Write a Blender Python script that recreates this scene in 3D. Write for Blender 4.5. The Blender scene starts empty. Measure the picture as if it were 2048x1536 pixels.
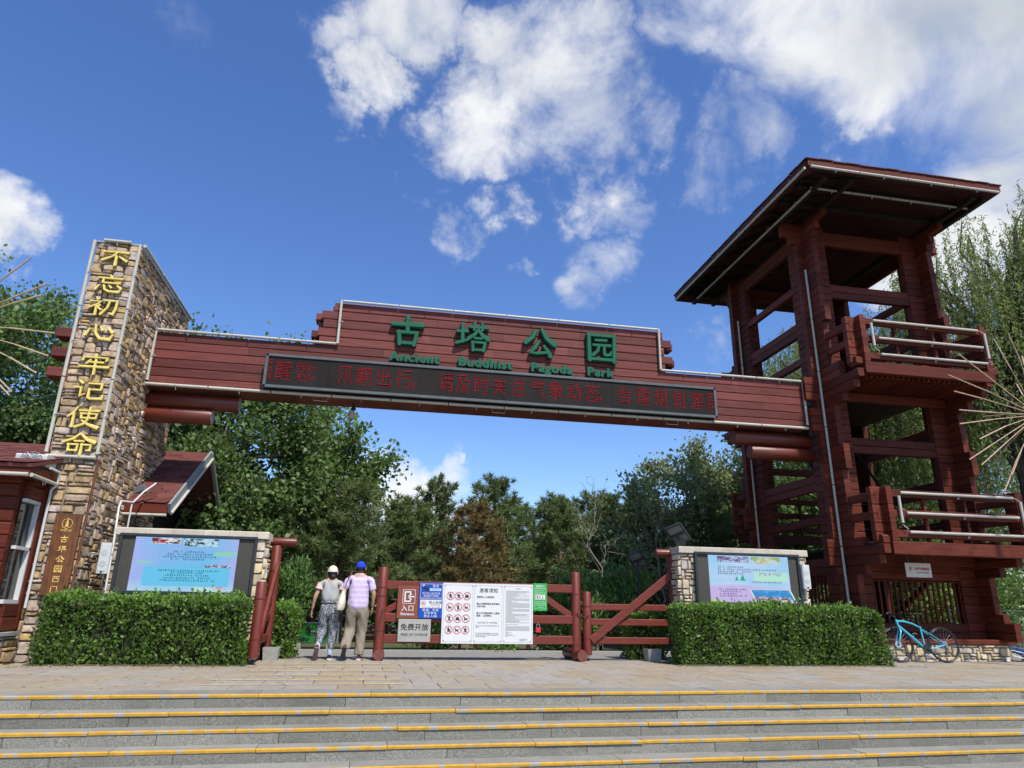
import bpy, math, random
import numpy as np
from mathutils import Vector, Matrix

sc = bpy.context.scene
COL = sc.collection
R = math.radians

# ------------------------------------------------------------------ camera
# axes: X along the gate beam, Y away from the viewer, Z up, plaza paving at z = 0
CAM_Z, F_PX, PITCH, YAW, ROLL = 0.88, 1377.6, R(18.204), R(10.473), R(0.934)
fh = Vector((math.sin(YAW), math.cos(YAW), 0)); r0 = Vector((math.cos(YAW), -math.sin(YAW), 0)); upv = Vector((0, 0, 1))
cf = fh*math.cos(PITCH) + upv*math.sin(PITCH); u0 = -fh*math.sin(PITCH) + upv*math.cos(PITCH)
cr = r0*math.cos(ROLL) + u0*math.sin(ROLL); cu = u0*math.cos(ROLL) - r0*math.sin(ROLL)
cam = bpy.data.cameras.new('camera'); camo = bpy.data.objects.new('camera', cam); COL.objects.link(camo)
cam.sensor_width = 36; cam.lens = F_PX/2048*36; cam.clip_end = 3000; cam.clip_start = 0.05
m = Matrix.Identity(4)
for i in range(3):
    m[i][0], m[i][1], m[i][2] = cr[i], cu[i], -cf[i]
m[2][3] = CAM_Z
camo.matrix_world = m
sc.camera = camo

def pix_dir(x, y):
    return (cf + cr*((x-1024)/F_PX) - cu*((y-768)/F_PX))
def on_y(x, y, Y):
    d = pix_dir(x, y); return Vector((0, 0, CAM_Z)) + d*(Y/d.y)

# ------------------------------------------------------------------ sun, sky
SUN = Vector((0.20, -0.52, 0.83)).normalized()
sl = bpy.data.lights.new('sun', 'SUN'); sl.energy = 4.6; sl.angle = R(3.0); sl.color = (1.0, 0.94, 0.84)
so = bpy.data.objects.new('sun', sl); COL.objects.link(so)
so.rotation_euler = SUN.to_track_quat('Z', 'Y').to_euler()
so.location = (6, -6, 30)
world = bpy.data.worlds.new('World'); world.cycles.sampling_method = 'MANUAL'; world.cycles.sample_map_resolution = 512; sc.world = world; world.use_nodes = True
sc.view_settings.view_transform = 'Standard'; sc.view_settings.look = 'None'
sc.view_settings.exposure = 0.3; sc.view_settings.gamma = 1.0

class NT:
    """small helper round a node tree"""
    def __init__(s, tree): s.t = tree; s.n = tree.nodes; s.l = tree.links
    def add(s, typ, **kw):
        nd = s.n.new(typ)
        for k, v in kw.items():
            setattr(nd, k, v)
        return nd
    def link(s, a, b): s.l.new(a, b)
    def math(s, op, a, b=None, clamp=False):
        nd = s.n.new('ShaderNodeMath'); nd.operation = op; nd.use_clamp = clamp
        for i, v in enumerate((a, b)):
            if v is None: continue
            if hasattr(v, 'is_linked'): s.l.new(v, nd.inputs[i])
            else: nd.inputs[i].default_value = v
        return nd.outputs[0]
    def vmath(s, op, a, b=None, out=0):
        nd = s.n.new('ShaderNodeVectorMath'); nd.operation = op
        for i, v in enumerate((a, b)):
            if v is None: continue
            if hasattr(v, 'is_linked'): s.l.new(v, nd.inputs[i])
            else: nd.inputs[i].default_value = v
        return nd.outputs[out]
    def noise(s, vec, scale, detail=4, rough=.55, dist=0.0):
        nd = s.n.new('ShaderNodeTexNoise'); nd.inputs['Scale'].default_value = scale
        nd.inputs['Detail'].default_value = detail; nd.inputs['Roughness'].default_value = rough
        nd.inputs['Distortion'].default_value = dist
        if vec is not None: s.l.new(vec, nd.inputs['Vector'])
        return nd.outputs['Fac']
    def maprange(s, v, a, b, c=0.0, d=1.0, smooth=False):
        nd = s.n.new('ShaderNodeMapRange')
        if smooth: nd.interpolation_type = 'SMOOTHSTEP'
        s.l.new(v, nd.inputs[0])
        for i, x in zip((1, 2, 3, 4), (a, b, c, d)): nd.inputs[i].default_value = x
        return nd.outputs[0]
    def mix(s, fac, a, b, mode='MIX'):
        nd = s.n.new('ShaderNodeMix'); nd.data_type = 'RGBA'; nd.blend_type = mode
        for sock, v in ((nd.inputs[0], fac), (nd.inputs[6], a), (nd.inputs[7], b)):
            if hasattr(v, 'is_linked'): s.l.new(v, sock)
            elif isinstance(v, (int, float)): sock.default_value = v
            else: sock.default_value = (*v, 1) if len(v) == 3 else v
        return nd.outputs[2]

def build_sky():
    w = NT(world.node_tree); w.n.clear()
    out = w.add('ShaderNodeOutputWorld')
    sky = w.add('ShaderNodeTexSky', sky_type='NISHITA', sun_disc=False)
    sky.sun_elevation = math.asin(SUN.z); sky.sun_rotation = math.atan2(SUN.x, SUN.y)
    sky.altitude = 200; sky.air_density = 1.0; sky.dust_density = 0.6; sky.ozone_density = 3.2
    hs = w.add('ShaderNodeHueSaturation'); hs.inputs['Hue'].default_value = .511; hs.inputs['Saturation'].default_value = 1.20; hs.inputs['Value'].default_value = 1.06
    w.link(sky.outputs[0], hs.inputs['Color'])
    bg = w.add('ShaderNodeBackground'); w.link(hs.outputs[0], bg.inputs['Color']); bg.inputs['Strength'].default_value = 0.15
    tc = w.add('ShaderNodeTexCoord'); d = w.vmath('NORMALIZE', tc.outputs['Generated'])
    sx = w.add('ShaderNodeSeparateXYZ'); w.link(d, sx.inputs[0])
    den = w.math('ADD', w.math('MAXIMUM', sx.outputs['Z'], 0.0), 0.28)
    cb = w.add('ShaderNodeCombineXYZ')
    w.link(w.math('DIVIDE', sx.outputs['X'], den), cb.inputs[0]); w.link(w.math('DIVIDE', sx.outputs['Y'], den), cb.inputs[1])
    cb.inputs[2].default_value = 3.1
    p = cb.outputs[0]
    # ragged outline: warp the direction before measuring the distance to each cloud's heart
    wn = w.add('ShaderNodeTexNoise'); wn.inputs['Scale'].default_value = 5.5; wn.inputs['Detail'].default_value = 6; wn.inputs['Roughness'].default_value = .62
    w.link(d, wn.inputs['Vector'])
    off = w.vmath('SCALE', w.vmath('SUBTRACT', wn.outputs['Color'], (.5, .5, .5)))
    off.node.inputs[3].default_value = 0.30
    dw = w.vmath('ADD', d, off)
    blobs = [(1100, 140, .135, .92), (1180, 240, .105, .80), (965, 240, .085, .80), (1010, 100, .09, .80), (820, 20, .10, .62), (700, 75, .06, .42), (745, 190, .065, .66), (700, 245, .045, .55), (900, 330, .05, .48),
             (1190, 395, .08, .76), (1250, 330, .06, .46), (1040, 420, .06, .56), (925, 455, .055, .56), (1225, 525, .08, .50), (1290, 415, .07, .48), (1045, 590, .04, .55), (1170, 610, .06, .46), (1340, 80, .07, .48), (1460, 290, .09, .56), (1500, 170, .06, .36), (1400, 680, .05, .40),
             (1600, 30, .13, .70), (1780, 50, .17, .90), (1990, 30, .18, .95), (1690, 210, .085, .72), (1960, 165, .09, .58), (1780, 310, .05, .72), (2010, 440, .12, 1.05), (1900, 510, .10, 1.05), (1790, 560, .08, .8), (2090, 390, .12, 1.0),
             (18, 485, .065, .9), (75, 530, .03, .34), (-60, 470, .06, .7), (340, 10, .09, .34), (750, 965, .085, .85), (690, 950, .06, .7), (860, 1000, .085, .85), (1000, 1015, .06, .5), (640, 1040, .08, .6), (1150, 1040, .08, .42), (910, 905, .02, .45), (2250, 100, .3, .9), (1700, -250, .3, .8), (-330, 250, .15, .6)]
    tot = None
    for (px, py, rad, amp) in blobs:
        c = pix_dir(px, py).normalized()
        dist = w.vmath('DISTANCE', dw, tuple(c), out=1)
        v = w.maprange(dist, rad*1.35, rad*.1, 0.0, amp, True)
        tot = v if tot is None else w.math('MAXIMUM', tot, v)
    # scattered clouds elsewhere in the same sky
    gen = w.maprange(w.noise(p, 1.15, 3, .5), .60, .80, 0, .8)
    beh = w.maprange(w.vmath('DOT_PRODUCT', d, tuple(cf), out=1), .55, .2, 0, 1)
    tot = w.math('MAXIMUM', tot, w.math('MULTIPLY', gen, beh))
    f1 = w.noise(d, 6.5, 9, .575, .5)
    dens = w.math('ADD', tot, w.math('MULTIPLY', w.math('SUBTRACT', f1, .5), 1.9))
    dens = w.math('MULTIPLY', dens, w.maprange(tot, 0.0, .35, 0, 1))
    alpha = w.maprange(dens, .08, 1.02, 0, 1, True)
    # broad modelling: each billow is brighter on the side turned to the sun
    g1 = w.noise(d, 5.0, 4, .5); g2 = w.noise(w.vmath('ADD', d, tuple(SUN*0.05 + Vector((0, 0, .03)))), 5.0, 4, .5)
    light = w.maprange(w.math('SUBTRACT', g1, g2), -.11, .09, 0.0, 1.0, True)
    thick = w.maprange(tot, .55, .92, 0.0, 1.0)
    heavy = w.maprange(w.vmath('DISTANCE', d, tuple(pix_dir(1850, 20).normalized()), out=1), .30, .08, 0, 1)
    lum = w.math('ADD', w.math('MULTIPLY', light, .30), .74)
    lum = w.math('SUBTRACT', lum, w.math('MULTIPLY', w.math('MULTIPLY', thick, heavy), .42), True)
    ccol = w.mix(lum, (.30, .38, .48), (1.0, 1.0, 1.0))
    bgc = w.add('ShaderNodeBackground'); w.link(ccol, bgc.inputs['Color']); bgc.inputs['Strength'].default_value = 0.82
    mx = w.add('ShaderNodeMixShader'); w.link(w.math('MULTIPLY', alpha, .97), mx.inputs[0])
    w.link(bg.outputs[0], mx.inputs[1]); w.link(bgc.outputs[0], mx.inputs[2]); w.link(mx.outputs[0], out.inputs[0])
build_sky()

# ------------------------------------------------------------------ materials
MATS = {}
def mat(name, c, rough=.7, var=.18, scale=(6, 6, 6), bump=0.0, bscale=None, objrand=0.0, spec=.35, metal=0.0, c2=None, c2at=(.55, .75), c2scale=3.0, attr=None, huer=0.0):
    if name in MATS: return MATS[name]
    mt = bpy.data.materials.new(name); mt.use_nodes = True
    t = NT(mt.node_tree); t.n.clear()
    out = t.add('ShaderNodeOutputMaterial'); pb = t.add('ShaderNodeBsdfPrincipled'); t.link(pb.outputs[0], out.inputs[0])
    geo = t.add('ShaderNodeNewGeometry')
    mp = t.add('ShaderNodeMapping'); t.link(geo.outputs['Position'], mp.inputs['Vector']); mp.inputs['Scale'].default_value = scale
    n1 = t.noise(mp.outputs[0], 1.0, 5, .6)
    lo = tuple(x*(1-var) for x in c); hi = tuple(min(1, x*(1+var)) for x in c)
    col = t.mix(t.maprange(n1, .3, .7), lo, hi)
    if c2 is not None:
        n2 = t.noise(geo.outputs['Position'], c2scale, 6, .65)
        col = t.mix(t.maprange(n2, c2at[0], c2at[1]), col, c2)
    if objrand or huer:
        oi = t.add('ShaderNodeObjectInfo')
        hs = t.add('ShaderNodeHueSaturation'); t.link(col, hs.inputs['Color'])
        t.link(t.maprange(oi.outputs['Random'], 0, 1, 1-objrand, 1+objrand), hs.inputs['Value'])
        if huer:
            wn = t.add('ShaderNodeTexWhiteNoise', noise_dimensions='1D'); t.link(oi.outputs['Random'], wn.inputs['W'])
            t.link(t.maprange(wn.outputs['Value'], 0, 1, .5-huer, .5+huer), hs.inputs['Hue'])
            t.link(t.maprange(wn.outputs['Value'], 0, 1, .5, 1.35), hs.inputs['Saturation'])
        col = hs.outputs[0]
    if attr:
        at = t.add('ShaderNodeAttribute', attribute_name=attr)
        hs = t.add('ShaderNodeHueSaturation'); t.link(col, hs.inputs['Color'])
        t.link(t.maprange(at.outputs['Fac'], 0, 1, .55, 1.45), hs.inputs['Value'])
        sep = t.math('FRACT', t.math('MULTIPLY', at.outputs['Fac'], 37.7))
        t.link(t.maprange(sep, 0, 1, .55, 1.3), hs.inputs['Saturation'])
        t.link(t.maprange(sep, 0, 1, .49, .51), hs.inputs['Hue'])
        col = hs.outputs[0]
    t.link(col, pb.inputs['Base Color'])
    pb.inputs['Roughness'].default_value = rough; pb.inputs['Metallic'].default_value = metal
    pb.inputs['Specular IOR Level'].default_value = spec
    if bump:
        mp2 = t.add('ShaderNodeMapping'); t.link(geo.outputs['Position'], mp2.inputs['Vector'])
        mp2.inputs['Scale'].default_value = bscale or tuple(x*4 for x in scale)
        bn = t.add('ShaderNodeBump'); bn.inputs['Strength'].default_value = bump; bn.inputs['Distance'].default_value = .02
        t.link(t.noise(mp2.outputs[0], 1.0, 6, .65), bn.inputs['Height']); t.link(bn.outputs[0], pb.inputs['Normal'])
    MATS[name] = mt
    return mt

def leafmat(name, c, trans=.35, gloss=.04):
    if name in MATS: return MATS[name]
    mt = bpy.data.materials.new(name); mt.use_nodes = True
    t = NT(mt.node_tree); t.n.clear()
    out = t.add('ShaderNodeOutputMaterial')
    at = t.add('ShaderNodeAttribute', attribute_name='tint')
    hs = t.add('ShaderNodeHueSaturation'); hs.inputs['Color'].default_value = (*c, 1)
    geo = t.add('ShaderNodeNewGeometry')
    big = t.noise(geo.outputs['Position'], .9, 3)
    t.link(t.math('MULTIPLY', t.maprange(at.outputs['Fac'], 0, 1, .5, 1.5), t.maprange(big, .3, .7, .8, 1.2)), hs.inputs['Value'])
    sep = t.math('FRACT', t.math('MULTIPLY', at.outputs['Fac'], 37.7))
    t.link(t.maprange(sep, 0, 1, .485, .515), hs.inputs['Hue']); t.link(t.maprange(sep, 0, 1, .75, 1.15), hs.inputs['Saturation'])
    df = t.add('ShaderNodeBsdfDiffuse'); tr = t.add('ShaderNodeBsdfTranslucent'); gl = t.add('ShaderNodeBsdfGlossy'); gl.inputs['Roughness'].default_value = .55
    t.link(hs.outputs[0], df.inputs['Color'])
    h2 = t.mix(.5, hs.outputs[0], (min(1, c[0]*1.7), min(1, c[1]*1.5), c[2]*.7)); t.link(h2, tr.inputs['Color'])
    m1 = t.add('ShaderNodeMixShader'); m1.inputs[0].default_value = trans; t.link(df.outputs[0], m1.inputs[1]); t.link(tr.outputs[0], m1.inputs[2])
    m2 = t.add('ShaderNodeMixShader'); m2.inputs[0].default_value = gloss; t.link(m1.outputs[0], m2.inputs[1]); t.link(gl.outputs[0], m2.inputs[2])
    t.link(m2.outputs[0], out.inputs[0])
    MATS[name] = mt
    return mt

def emis(name, c, strength=1.0, rows=None):
    if name in MATS: return MATS[name]
    mt = bpy.data.materials.new(name); mt.use_nodes = True
    t = NT(mt.node_tree); t.n.clear()
    out = t.add('ShaderNodeOutputMaterial'); e = t.add('ShaderNodeEmission'); e.inputs[0].default_value = (*c, 1)
    e.inputs[1].default_value = strength
    if rows:                                   # LED dot matrix: only the diodes give light
        geo = t.add('ShaderNodeNewGeometry'); s = t.add('ShaderNodeSeparateXYZ'); t.link(geo.outputs['Position'], s.inputs[0])
        a = t.math('FRACT', t.math('DIVIDE', s.outputs['Z'], rows)); b = t.math('FRACT', t.math('DIVIDE', s.outputs['X'], rows))
        msk = t.math('MULTIPLY', t.math('LESS_THAN', a, .55), t.math('LESS_THAN', b, .8))
        t.link(t.math('MULTIPLY', msk, strength), e.inputs[1])
    t.link(e.outputs[0], out.inputs[0])
    MATS[name] = mt
    return mt

M_WOOD = mat('beam_red_paint', (.132, .036, .030), .58, .34, (1.2, 1.2, 34), .25, (2, 2, 90), objrand=.26, spec=.22, c2=(.19, .085, .072), c2at=(.60, .88), c2scale=2.2)
M_TWOOD = mat('tower_red_paint', (.106, .0225, .0120), .58, .34, (1.2, 1.2, 34), .22, (2, 2, 90), objrand=.28, spec=.18, c2=(.125, .036, .021), c2at=(.60, .9), c2scale=2.0)
M_LOG = mat('log_red_paint', (.115, .020, .010), .38, .3, (1.0, 22, 22), .25, (2, 60, 60), spec=.5)
M_POST = mat('gate_red_paint', (.135, .022, .012), .45, .25, (18, 18, 1.4), .2, (50, 50, 3), spec=.45, c2=(.26, .10, .08), c2at=(.68, .9), c2scale=4)
M_RAIL = mat('rail_red_paint', (.145, .026, .015), .48, .22, (1.4, 1.4, 26), .2, (3, 3, 70), spec=.4, c2=(.27, .12, .10), c2at=(.68, .9), c2scale=4)
M_SHADEWOOD = mat('shaded_timber', (.016, .008, .007), .8, .2, (2, 2, 20))  # shade under roofs and indoors put into the timber colour
M_END = mat('log_end_grain', (.30, .24, .24), .8, .3, (20, 20, 20), .2)
M_ENDRED = mat('log_end_red', (.16, .05, .04), .8, .3, (20, 20, 20), .2)
M_STONE = mat('field_stone', (.43, .315, .205), .85, .34, (9, 9, 9), .55, (28, 28, 28), objrand=.24, huer=.016, spec=.2, c2=(.25, .20, .155), c2at=(.56, .84), c2scale=5.5)
M_STONEJ = mat('field_stone_far', (.40, .285, .18), .85, .36, (9, 9, 9), .55, (28, 28, 28), spec=.2, c2=(.24, .19, .15), c2at=(.56, .84), c2scale=5.5, attr='tint')
M_MORTAR = mat('mortar', (.22, .185, .15), .95, .3, (14, 14, 14), .4)
M_BEIGE = mat('beige_stone', (.52, .43, .31), .8, .22, (10, 10, 10), .3, objrand=.16, huer=.01, c2=(.30, .27, .23), c2at=(.55, .8), c2scale=7)
M_CAP = mat('capstone', (.47, .42, .34), .8, .14, (5, 5, 5), .15, objrand=.08, c2=(.30, .27, .24), c2at=(.6, .8), c2scale=4)
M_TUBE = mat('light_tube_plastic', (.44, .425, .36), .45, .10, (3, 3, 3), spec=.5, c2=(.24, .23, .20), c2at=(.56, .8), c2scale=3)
M_STEEL = mat('galvanised', (.42, .44, .46), .4, .15, (8, 8, 8), metal=.7)
M_BLACK = mat('black_plastic', (.018, .019, .021), .45, .15, (6, 6, 6))
M_FRAME = mat('display_frame', (.03, .034, .04), .4, .15, (6, 6, 6))
M_LEDOFF = mat('led_unlit', (.055, .052, .042), .6, .2, (40, 40, 40))
M_TICK = mat('ticker_panel', (.020, .0165, .0155), .7, .3, (1.3, 1.3, 1.3), spec=.12)
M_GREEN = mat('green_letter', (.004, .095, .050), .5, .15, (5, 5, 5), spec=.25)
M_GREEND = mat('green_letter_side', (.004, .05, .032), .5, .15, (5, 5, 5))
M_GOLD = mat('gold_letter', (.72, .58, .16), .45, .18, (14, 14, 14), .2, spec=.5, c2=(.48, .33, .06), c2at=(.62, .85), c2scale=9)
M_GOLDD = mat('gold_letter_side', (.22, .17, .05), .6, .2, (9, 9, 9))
M_WHITE = mat('white_board', (.62, .63, .63), .45, .03, (3, 3, 3), spec=.4, c2=(.54, .55, .55), c2at=(.62, .9), c2scale=3)
M_WPAINT = mat('white_paint', (.55, .55, .53), .5, .06, (5, 5, 5))
M_INK = mat('black_ink', (.02, .02, .022), .5, .05)
M_INKG = mat('grey_ink', (.19, .20, .21), .6, .05)
M_RED = mat('red_ink', (.55, .03, .04), .5, .06)
M_BLUE = mat('blue_board', (.006, .062, .38), .45, .06, (3, 3, 3))
M_GRN = mat('green_board', (.02, .34, .06), .45, .06, (3, 3, 3))
M_BRN = mat('brown_board', (.21, .06, .035), .45, .08, (3, 3, 3))
M_SILV = mat('silver_board', (.42, .40, .36), .38, .10, (2, 2, 12), metal=.35)
M_PLAQ = mat('plaque_wood', (.14, .05, .013), .45, .45, (26, 26, 2.2), .3, (60, 60, 4), spec=.5, c2=(.045, .017, .007), c2at=(.5, .75), c2scale=5)
M_GILT = mat('gilt', (.70, .47, .13), .4, .12, (9, 9, 9), spec=.5)
M_SHING = mat('roof_shingle', (.115, .034, .028), .9, .3, (40, 40, 40), .4, (120, 120, 120), objrand=.28)
M_GLASS = mat('window_glass', (.02, .026, .026), .06, .2, (2, 2, 2), spec=.6)
M_GRAN = mat('granite', (.205, .200, .170), .85, .55, (80, 80, 80), .3, (160, 160, 160), objrand=.20, c2=(.125, .123, .105), c2at=(.50, .80), c2scale=1.6)
M_GRANT = mat('granite_tread', (.235, .228, .198), .85, .25, (70, 70, 70), .2, (160, 160, 160), objrand=.10, c2=(.175, .17, .148), c2at=(.46, .72), c2scale=2.1)
M_YEL = mat('nosing_yellow', (.50, .275, .028), .65, .16, (12, 12, 12), .25, (90, 90, 90), c2=(.31, .30, .26), c2at=(.555, .60), c2scale=6.5)
M_LINE = mat('faded_yellow_line', (.62, .46, .20), .8, .2, (14, 14, 14), c2=(.42, .33, .20), c2at=(.55, .7), c2scale=9)
M_SLAB = mat('paving_slab', (.29, .246, .184), .85, .16, (7, 7, 7), .18, (60, 60, 60), objrand=.025, huer=.001, c2=(.245, .208, .157), c2at=(.46, .8), c2scale=1.4)
M_SLABJ = mat('paving_joint', (.15, .125, .10), .95, .2, (20, 20, 20))
M_ROAD = mat('road_grey', (.215, .21, .198), .9, .15, (5, 5, 5), .2, (80, 80, 80), c2=(.19, .185, .18), c2at=(.5, .8), c2scale=1.2)
M_SOIL = mat('soil', (.10, .085, .05), .95, .4, (2, 2, 2), .5, c2=(.05, .075, .02), c2at=(.45, .6), c2scale=.7)
M_CONC = mat('concrete', (.30, .30, .28), .9, .2, (9, 9, 9), .3)
M_BARK = mat('bark', (.10, .08, .062), .95, .35, (14, 14, 3), .6, (30, 30, 6))
M_BARKP = mat('bark_pine', (.12, .075, .05), .95, .35, (14, 14, 4), .6, (30, 30, 8))
M_BARKL = mat('bark_pale', (.22, .205, .165), .9, .3, (6, 6, 6), .3)
M_BAMBOO = mat('stick_tan', (.42, .30, .19), .6, .25, (12, 12, 12))
L_HEDGE = leafmat('leaf_hedge', (.120, .215, .034), .32, .03)
L_PLANE = leafmat('leaf_broad', (.122, .200, .060), .45, .02)
L_PALE = leafmat('leaf_pale', (.20, .25, .115), .42, .02)
L_PINE = leafmat('needle_green', (.130, .185, .065), .3, .02)
L_BROWN = leafmat('needle_brown', (.20, .155, .065), .3, .02)
L_WILLOW = leafmat('leaf_willow', (.19, .245, .085), .45, .02)
L_CEDAR = leafmat('leaf_cedar', (.095, .185, .04), .3, .02)
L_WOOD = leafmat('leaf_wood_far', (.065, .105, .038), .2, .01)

# ------------------------------------------------------------------ mesh helpers
ORG = {}
def tag(o, label=None, cat=None, group=None, kind=None):
    if label: o['label'] = label
    if cat: o['category'] = cat
    if group: o['group'] = group
    if kind: o['kind'] = kind
    return o
def thing(name, loc, label, cat, group=None):
    o = bpy.data.objects.new(name, None); COL.objects.link(o); o.location = loc; o.empty_display_size = .2
    ORG[o.name] = Vector(loc)
    return tag(o, label, cat, group)
def link_mesh(name, me, parent=None, loc=None, rot=None, scale=None):
    o = bpy.data.objects.new(name, me); COL.objects.link(o)
    po = ORG[parent.name] if parent else Vector((0, 0, 0))
    wl = Vector(loc) if loc is not None else po
    if parent: o.parent = parent
    o.location = wl - po
    if rot is not None: o.rotation_euler = rot
    if scale is not None: o.scale = scale
    ORG[o.name] = wl
    return o

class MB:
    def __init__(s): s.v = []; s.f = []; s.mi = []
    def add(s, vs, fs, mi=0):
        b = len(s.v); s.v += [tuple(v) for v in vs]; s.f += [tuple(i+b for i in f) for f in fs]; s.mi += [mi]*len(fs); return s
    def box(s, x0, x1, y0, y1, z0, z1, mi=0):
        return s.add([(x0, y0, z0), (x1, y0, z0), (x1, y1, z0), (x0, y1, z0), (x0, y0, z1), (x1, y0, z1), (x1, y1, z1), (x0, y1, z1)],
                     [(3, 2, 1, 0), (4, 5, 6, 7), (0, 1, 5, 4), (1, 2, 6, 5), (2, 3, 7, 6), (3, 0, 4, 7)], mi)
    def bar(s, p0, p1, w, h, ch=.01, up=(0, 0, 1), mi=0, mie=None):
        p0 = Vector(p0); p1 = Vector(p1); d = (p1-p0).normalized(); sd = d.cross(Vector(up))
        if sd.length < 1e-4: sd = d.cross(Vector((1, 0, 0)))
        sd.normalize(); u = sd.cross(d)
        a, b = w/2, h/2; ch = min(ch, a*.45, b*.45)
        sec = [(-a+ch, -b), (a-ch, -b), (a, -b+ch), (a, b-ch), (a-ch, b), (-a+ch, b), (-a, b-ch), (-a, -b+ch)]
        vs = [p + sd*x + u*z for p in (p0, p1) for x, z in sec]
        s.add(vs, [(i, (i+1) % 8, 8+(i+1) % 8, 8+i) for i in range(8)], mi)
        b0 = len(s.v)-16
        s.f += [tuple(b0+i for i in range(7, -1, -1)), tuple(b0+8+i for i in range(8))]; s.mi += [mi if mie is None else mie]*2
        return s
    def tube(s, pts, rad, n=8, mi=0, caps=True, mie=None):
        pts = [Vector(p) for p in pts]; k = len(pts)
        if not hasattr(rad, '__len__'): rad = [rad]*k
        prev = None; vs = []
        for i, p in enumerate(pts):
            t = (pts[min(i+1, k-1)]-pts[max(i-1, 0)])
            t = t.normalized() if t.length > 1e-9 else Vector((0, 0, 1))
            if prev is None:
                a = t.cross(Vector((0, 0, 1)) if abs(t.z) < .95 else Vector((1, 0, 0))).normalized()
            else:
                a = (prev - t*prev.dot(t)).normalized()
            prev = a; b = t.cross(a)
            vs += [p + (a*math.cos(q) + b*math.sin(q))*rad[i] for q in (2*math.pi*j/n for j in range(n))]
        fs = [(i*n+j, i*n+(j+1) % n, (i+1)*n+(j+1) % n, (i+1)*n+j) for i in range(k-1) for j in range(n)]
        s.add(vs, fs, mi)
        if caps:
            b0 = len(s.v)-k*n
            s.f += [tuple(b0+j for j in range(n-1, -1, -1)), tuple(b0+(k-1)*n+j for j in range(n))]; s.mi += [mi if mie is None else mie]*2
        return s
    def prism(s, poly, axis, a, b, mi=0):
        n = len(poly)
        def P(q, t): return {'x': (t, q[0], q[1]), 'y': (q[0], t, q[1]), 'z': (q[0], q[1], t)}[axis]
        s.add([P(q, a) for q in poly] + [P(q, b) for q in poly],
              [tuple(range(n-1, -1, -1)), tuple(range(n, 2*n))] + [(i, (i+1) % n, n+(i+1) % n, n+i) for i in range(n)], mi)
        return s
    def ball(s, c, rx, ry, rz, nu=12, nv=8, mi=0, v0=0.0, v1=1.0):
        c = Vector(c); vs = []
        for i in range(nv+1):
            th = math.pi*(v0+(v1-v0)*i/nv)
            for j in range(nu):
                ph = 2*math.pi*j/nu
                vs.append(c + Vector((rx*math.sin(th)*math.cos(ph), ry*math.sin(th)*math.sin(ph), rz*math.cos(th))))
        fs = [(i*nu+j, (i+1)*nu+j, (i+1)*nu+(j+1) % nu, i*nu+(j+1) % nu) for i in range(nv) for j in range(nu)]
        return s.add(vs, fs, mi)
    def mesh(s, name, mats, smooth=None, rel=Vector((0, 0, 0))):
        me = bpy.data.meshes.new(name)
        me.from_pydata([(v[0]-rel[0], v[1]-rel[1], v[2]-rel[2]) for v in s.v], [], s.f)
        for mm in (mats if isinstance(mats, (list, tuple)) else [mats]): me.materials.append(mm)
        me.polygons.foreach_set('material_index', s.mi)
        if smooth is not None:
            me.shade_smooth()
            me.set_sharp_from_angle(angle=R(smooth))
        me.update(); return me
    def build(s, name, mats, parent=None, smooth=None, loc=None):
        rel = Vector(loc) if loc is not None else (ORG[parent.name] if parent else Vector((0, 0, 0)))
        return link_mesh(name, s.mesh(name, mats, smooth, rel), parent, rel if (loc is not None or parent) else None)

def np_mesh(name, V, Q, mats, tint=None, rel=(0, 0, 0), mi=None):
    """V (n,3), Q (m,4) or (m,3) faces as numpy arrays"""
    me = bpy.data.meshes.new(name); V = np.asarray(V, np.float32) - np.asarray(rel, np.float32)
    k = Q.shape[1]; m_ = len(Q)
    me.vertices.add(len(V)); me.vertices.foreach_set('co', V.ravel())
    me.loops.add(m_*k); me.loops.foreach_set('vertex_index', Q.astype(np.int32).ravel())
    me.polygons.add(m_); me.polygons.foreach_set('loop_start', np.arange(0, m_*k, k, dtype=np.int32)); me.polygons.foreach_set('loop_total', np.full(m_, k, np.int32))
    for mm in (mats if isinstance(mats, (list, tuple)) else [mats]): me.materials.append(mm)
    if mi is not None: me.polygons.foreach_set('material_index', mi.astype(np.int32))
    if tint is not None:
        a = me.attributes.new('tint', 'FLOAT', 'POINT'); a.data.foreach_set('value', np.asarray(tint, np.float32))
    me.update(calc_edges=True); return me

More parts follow.
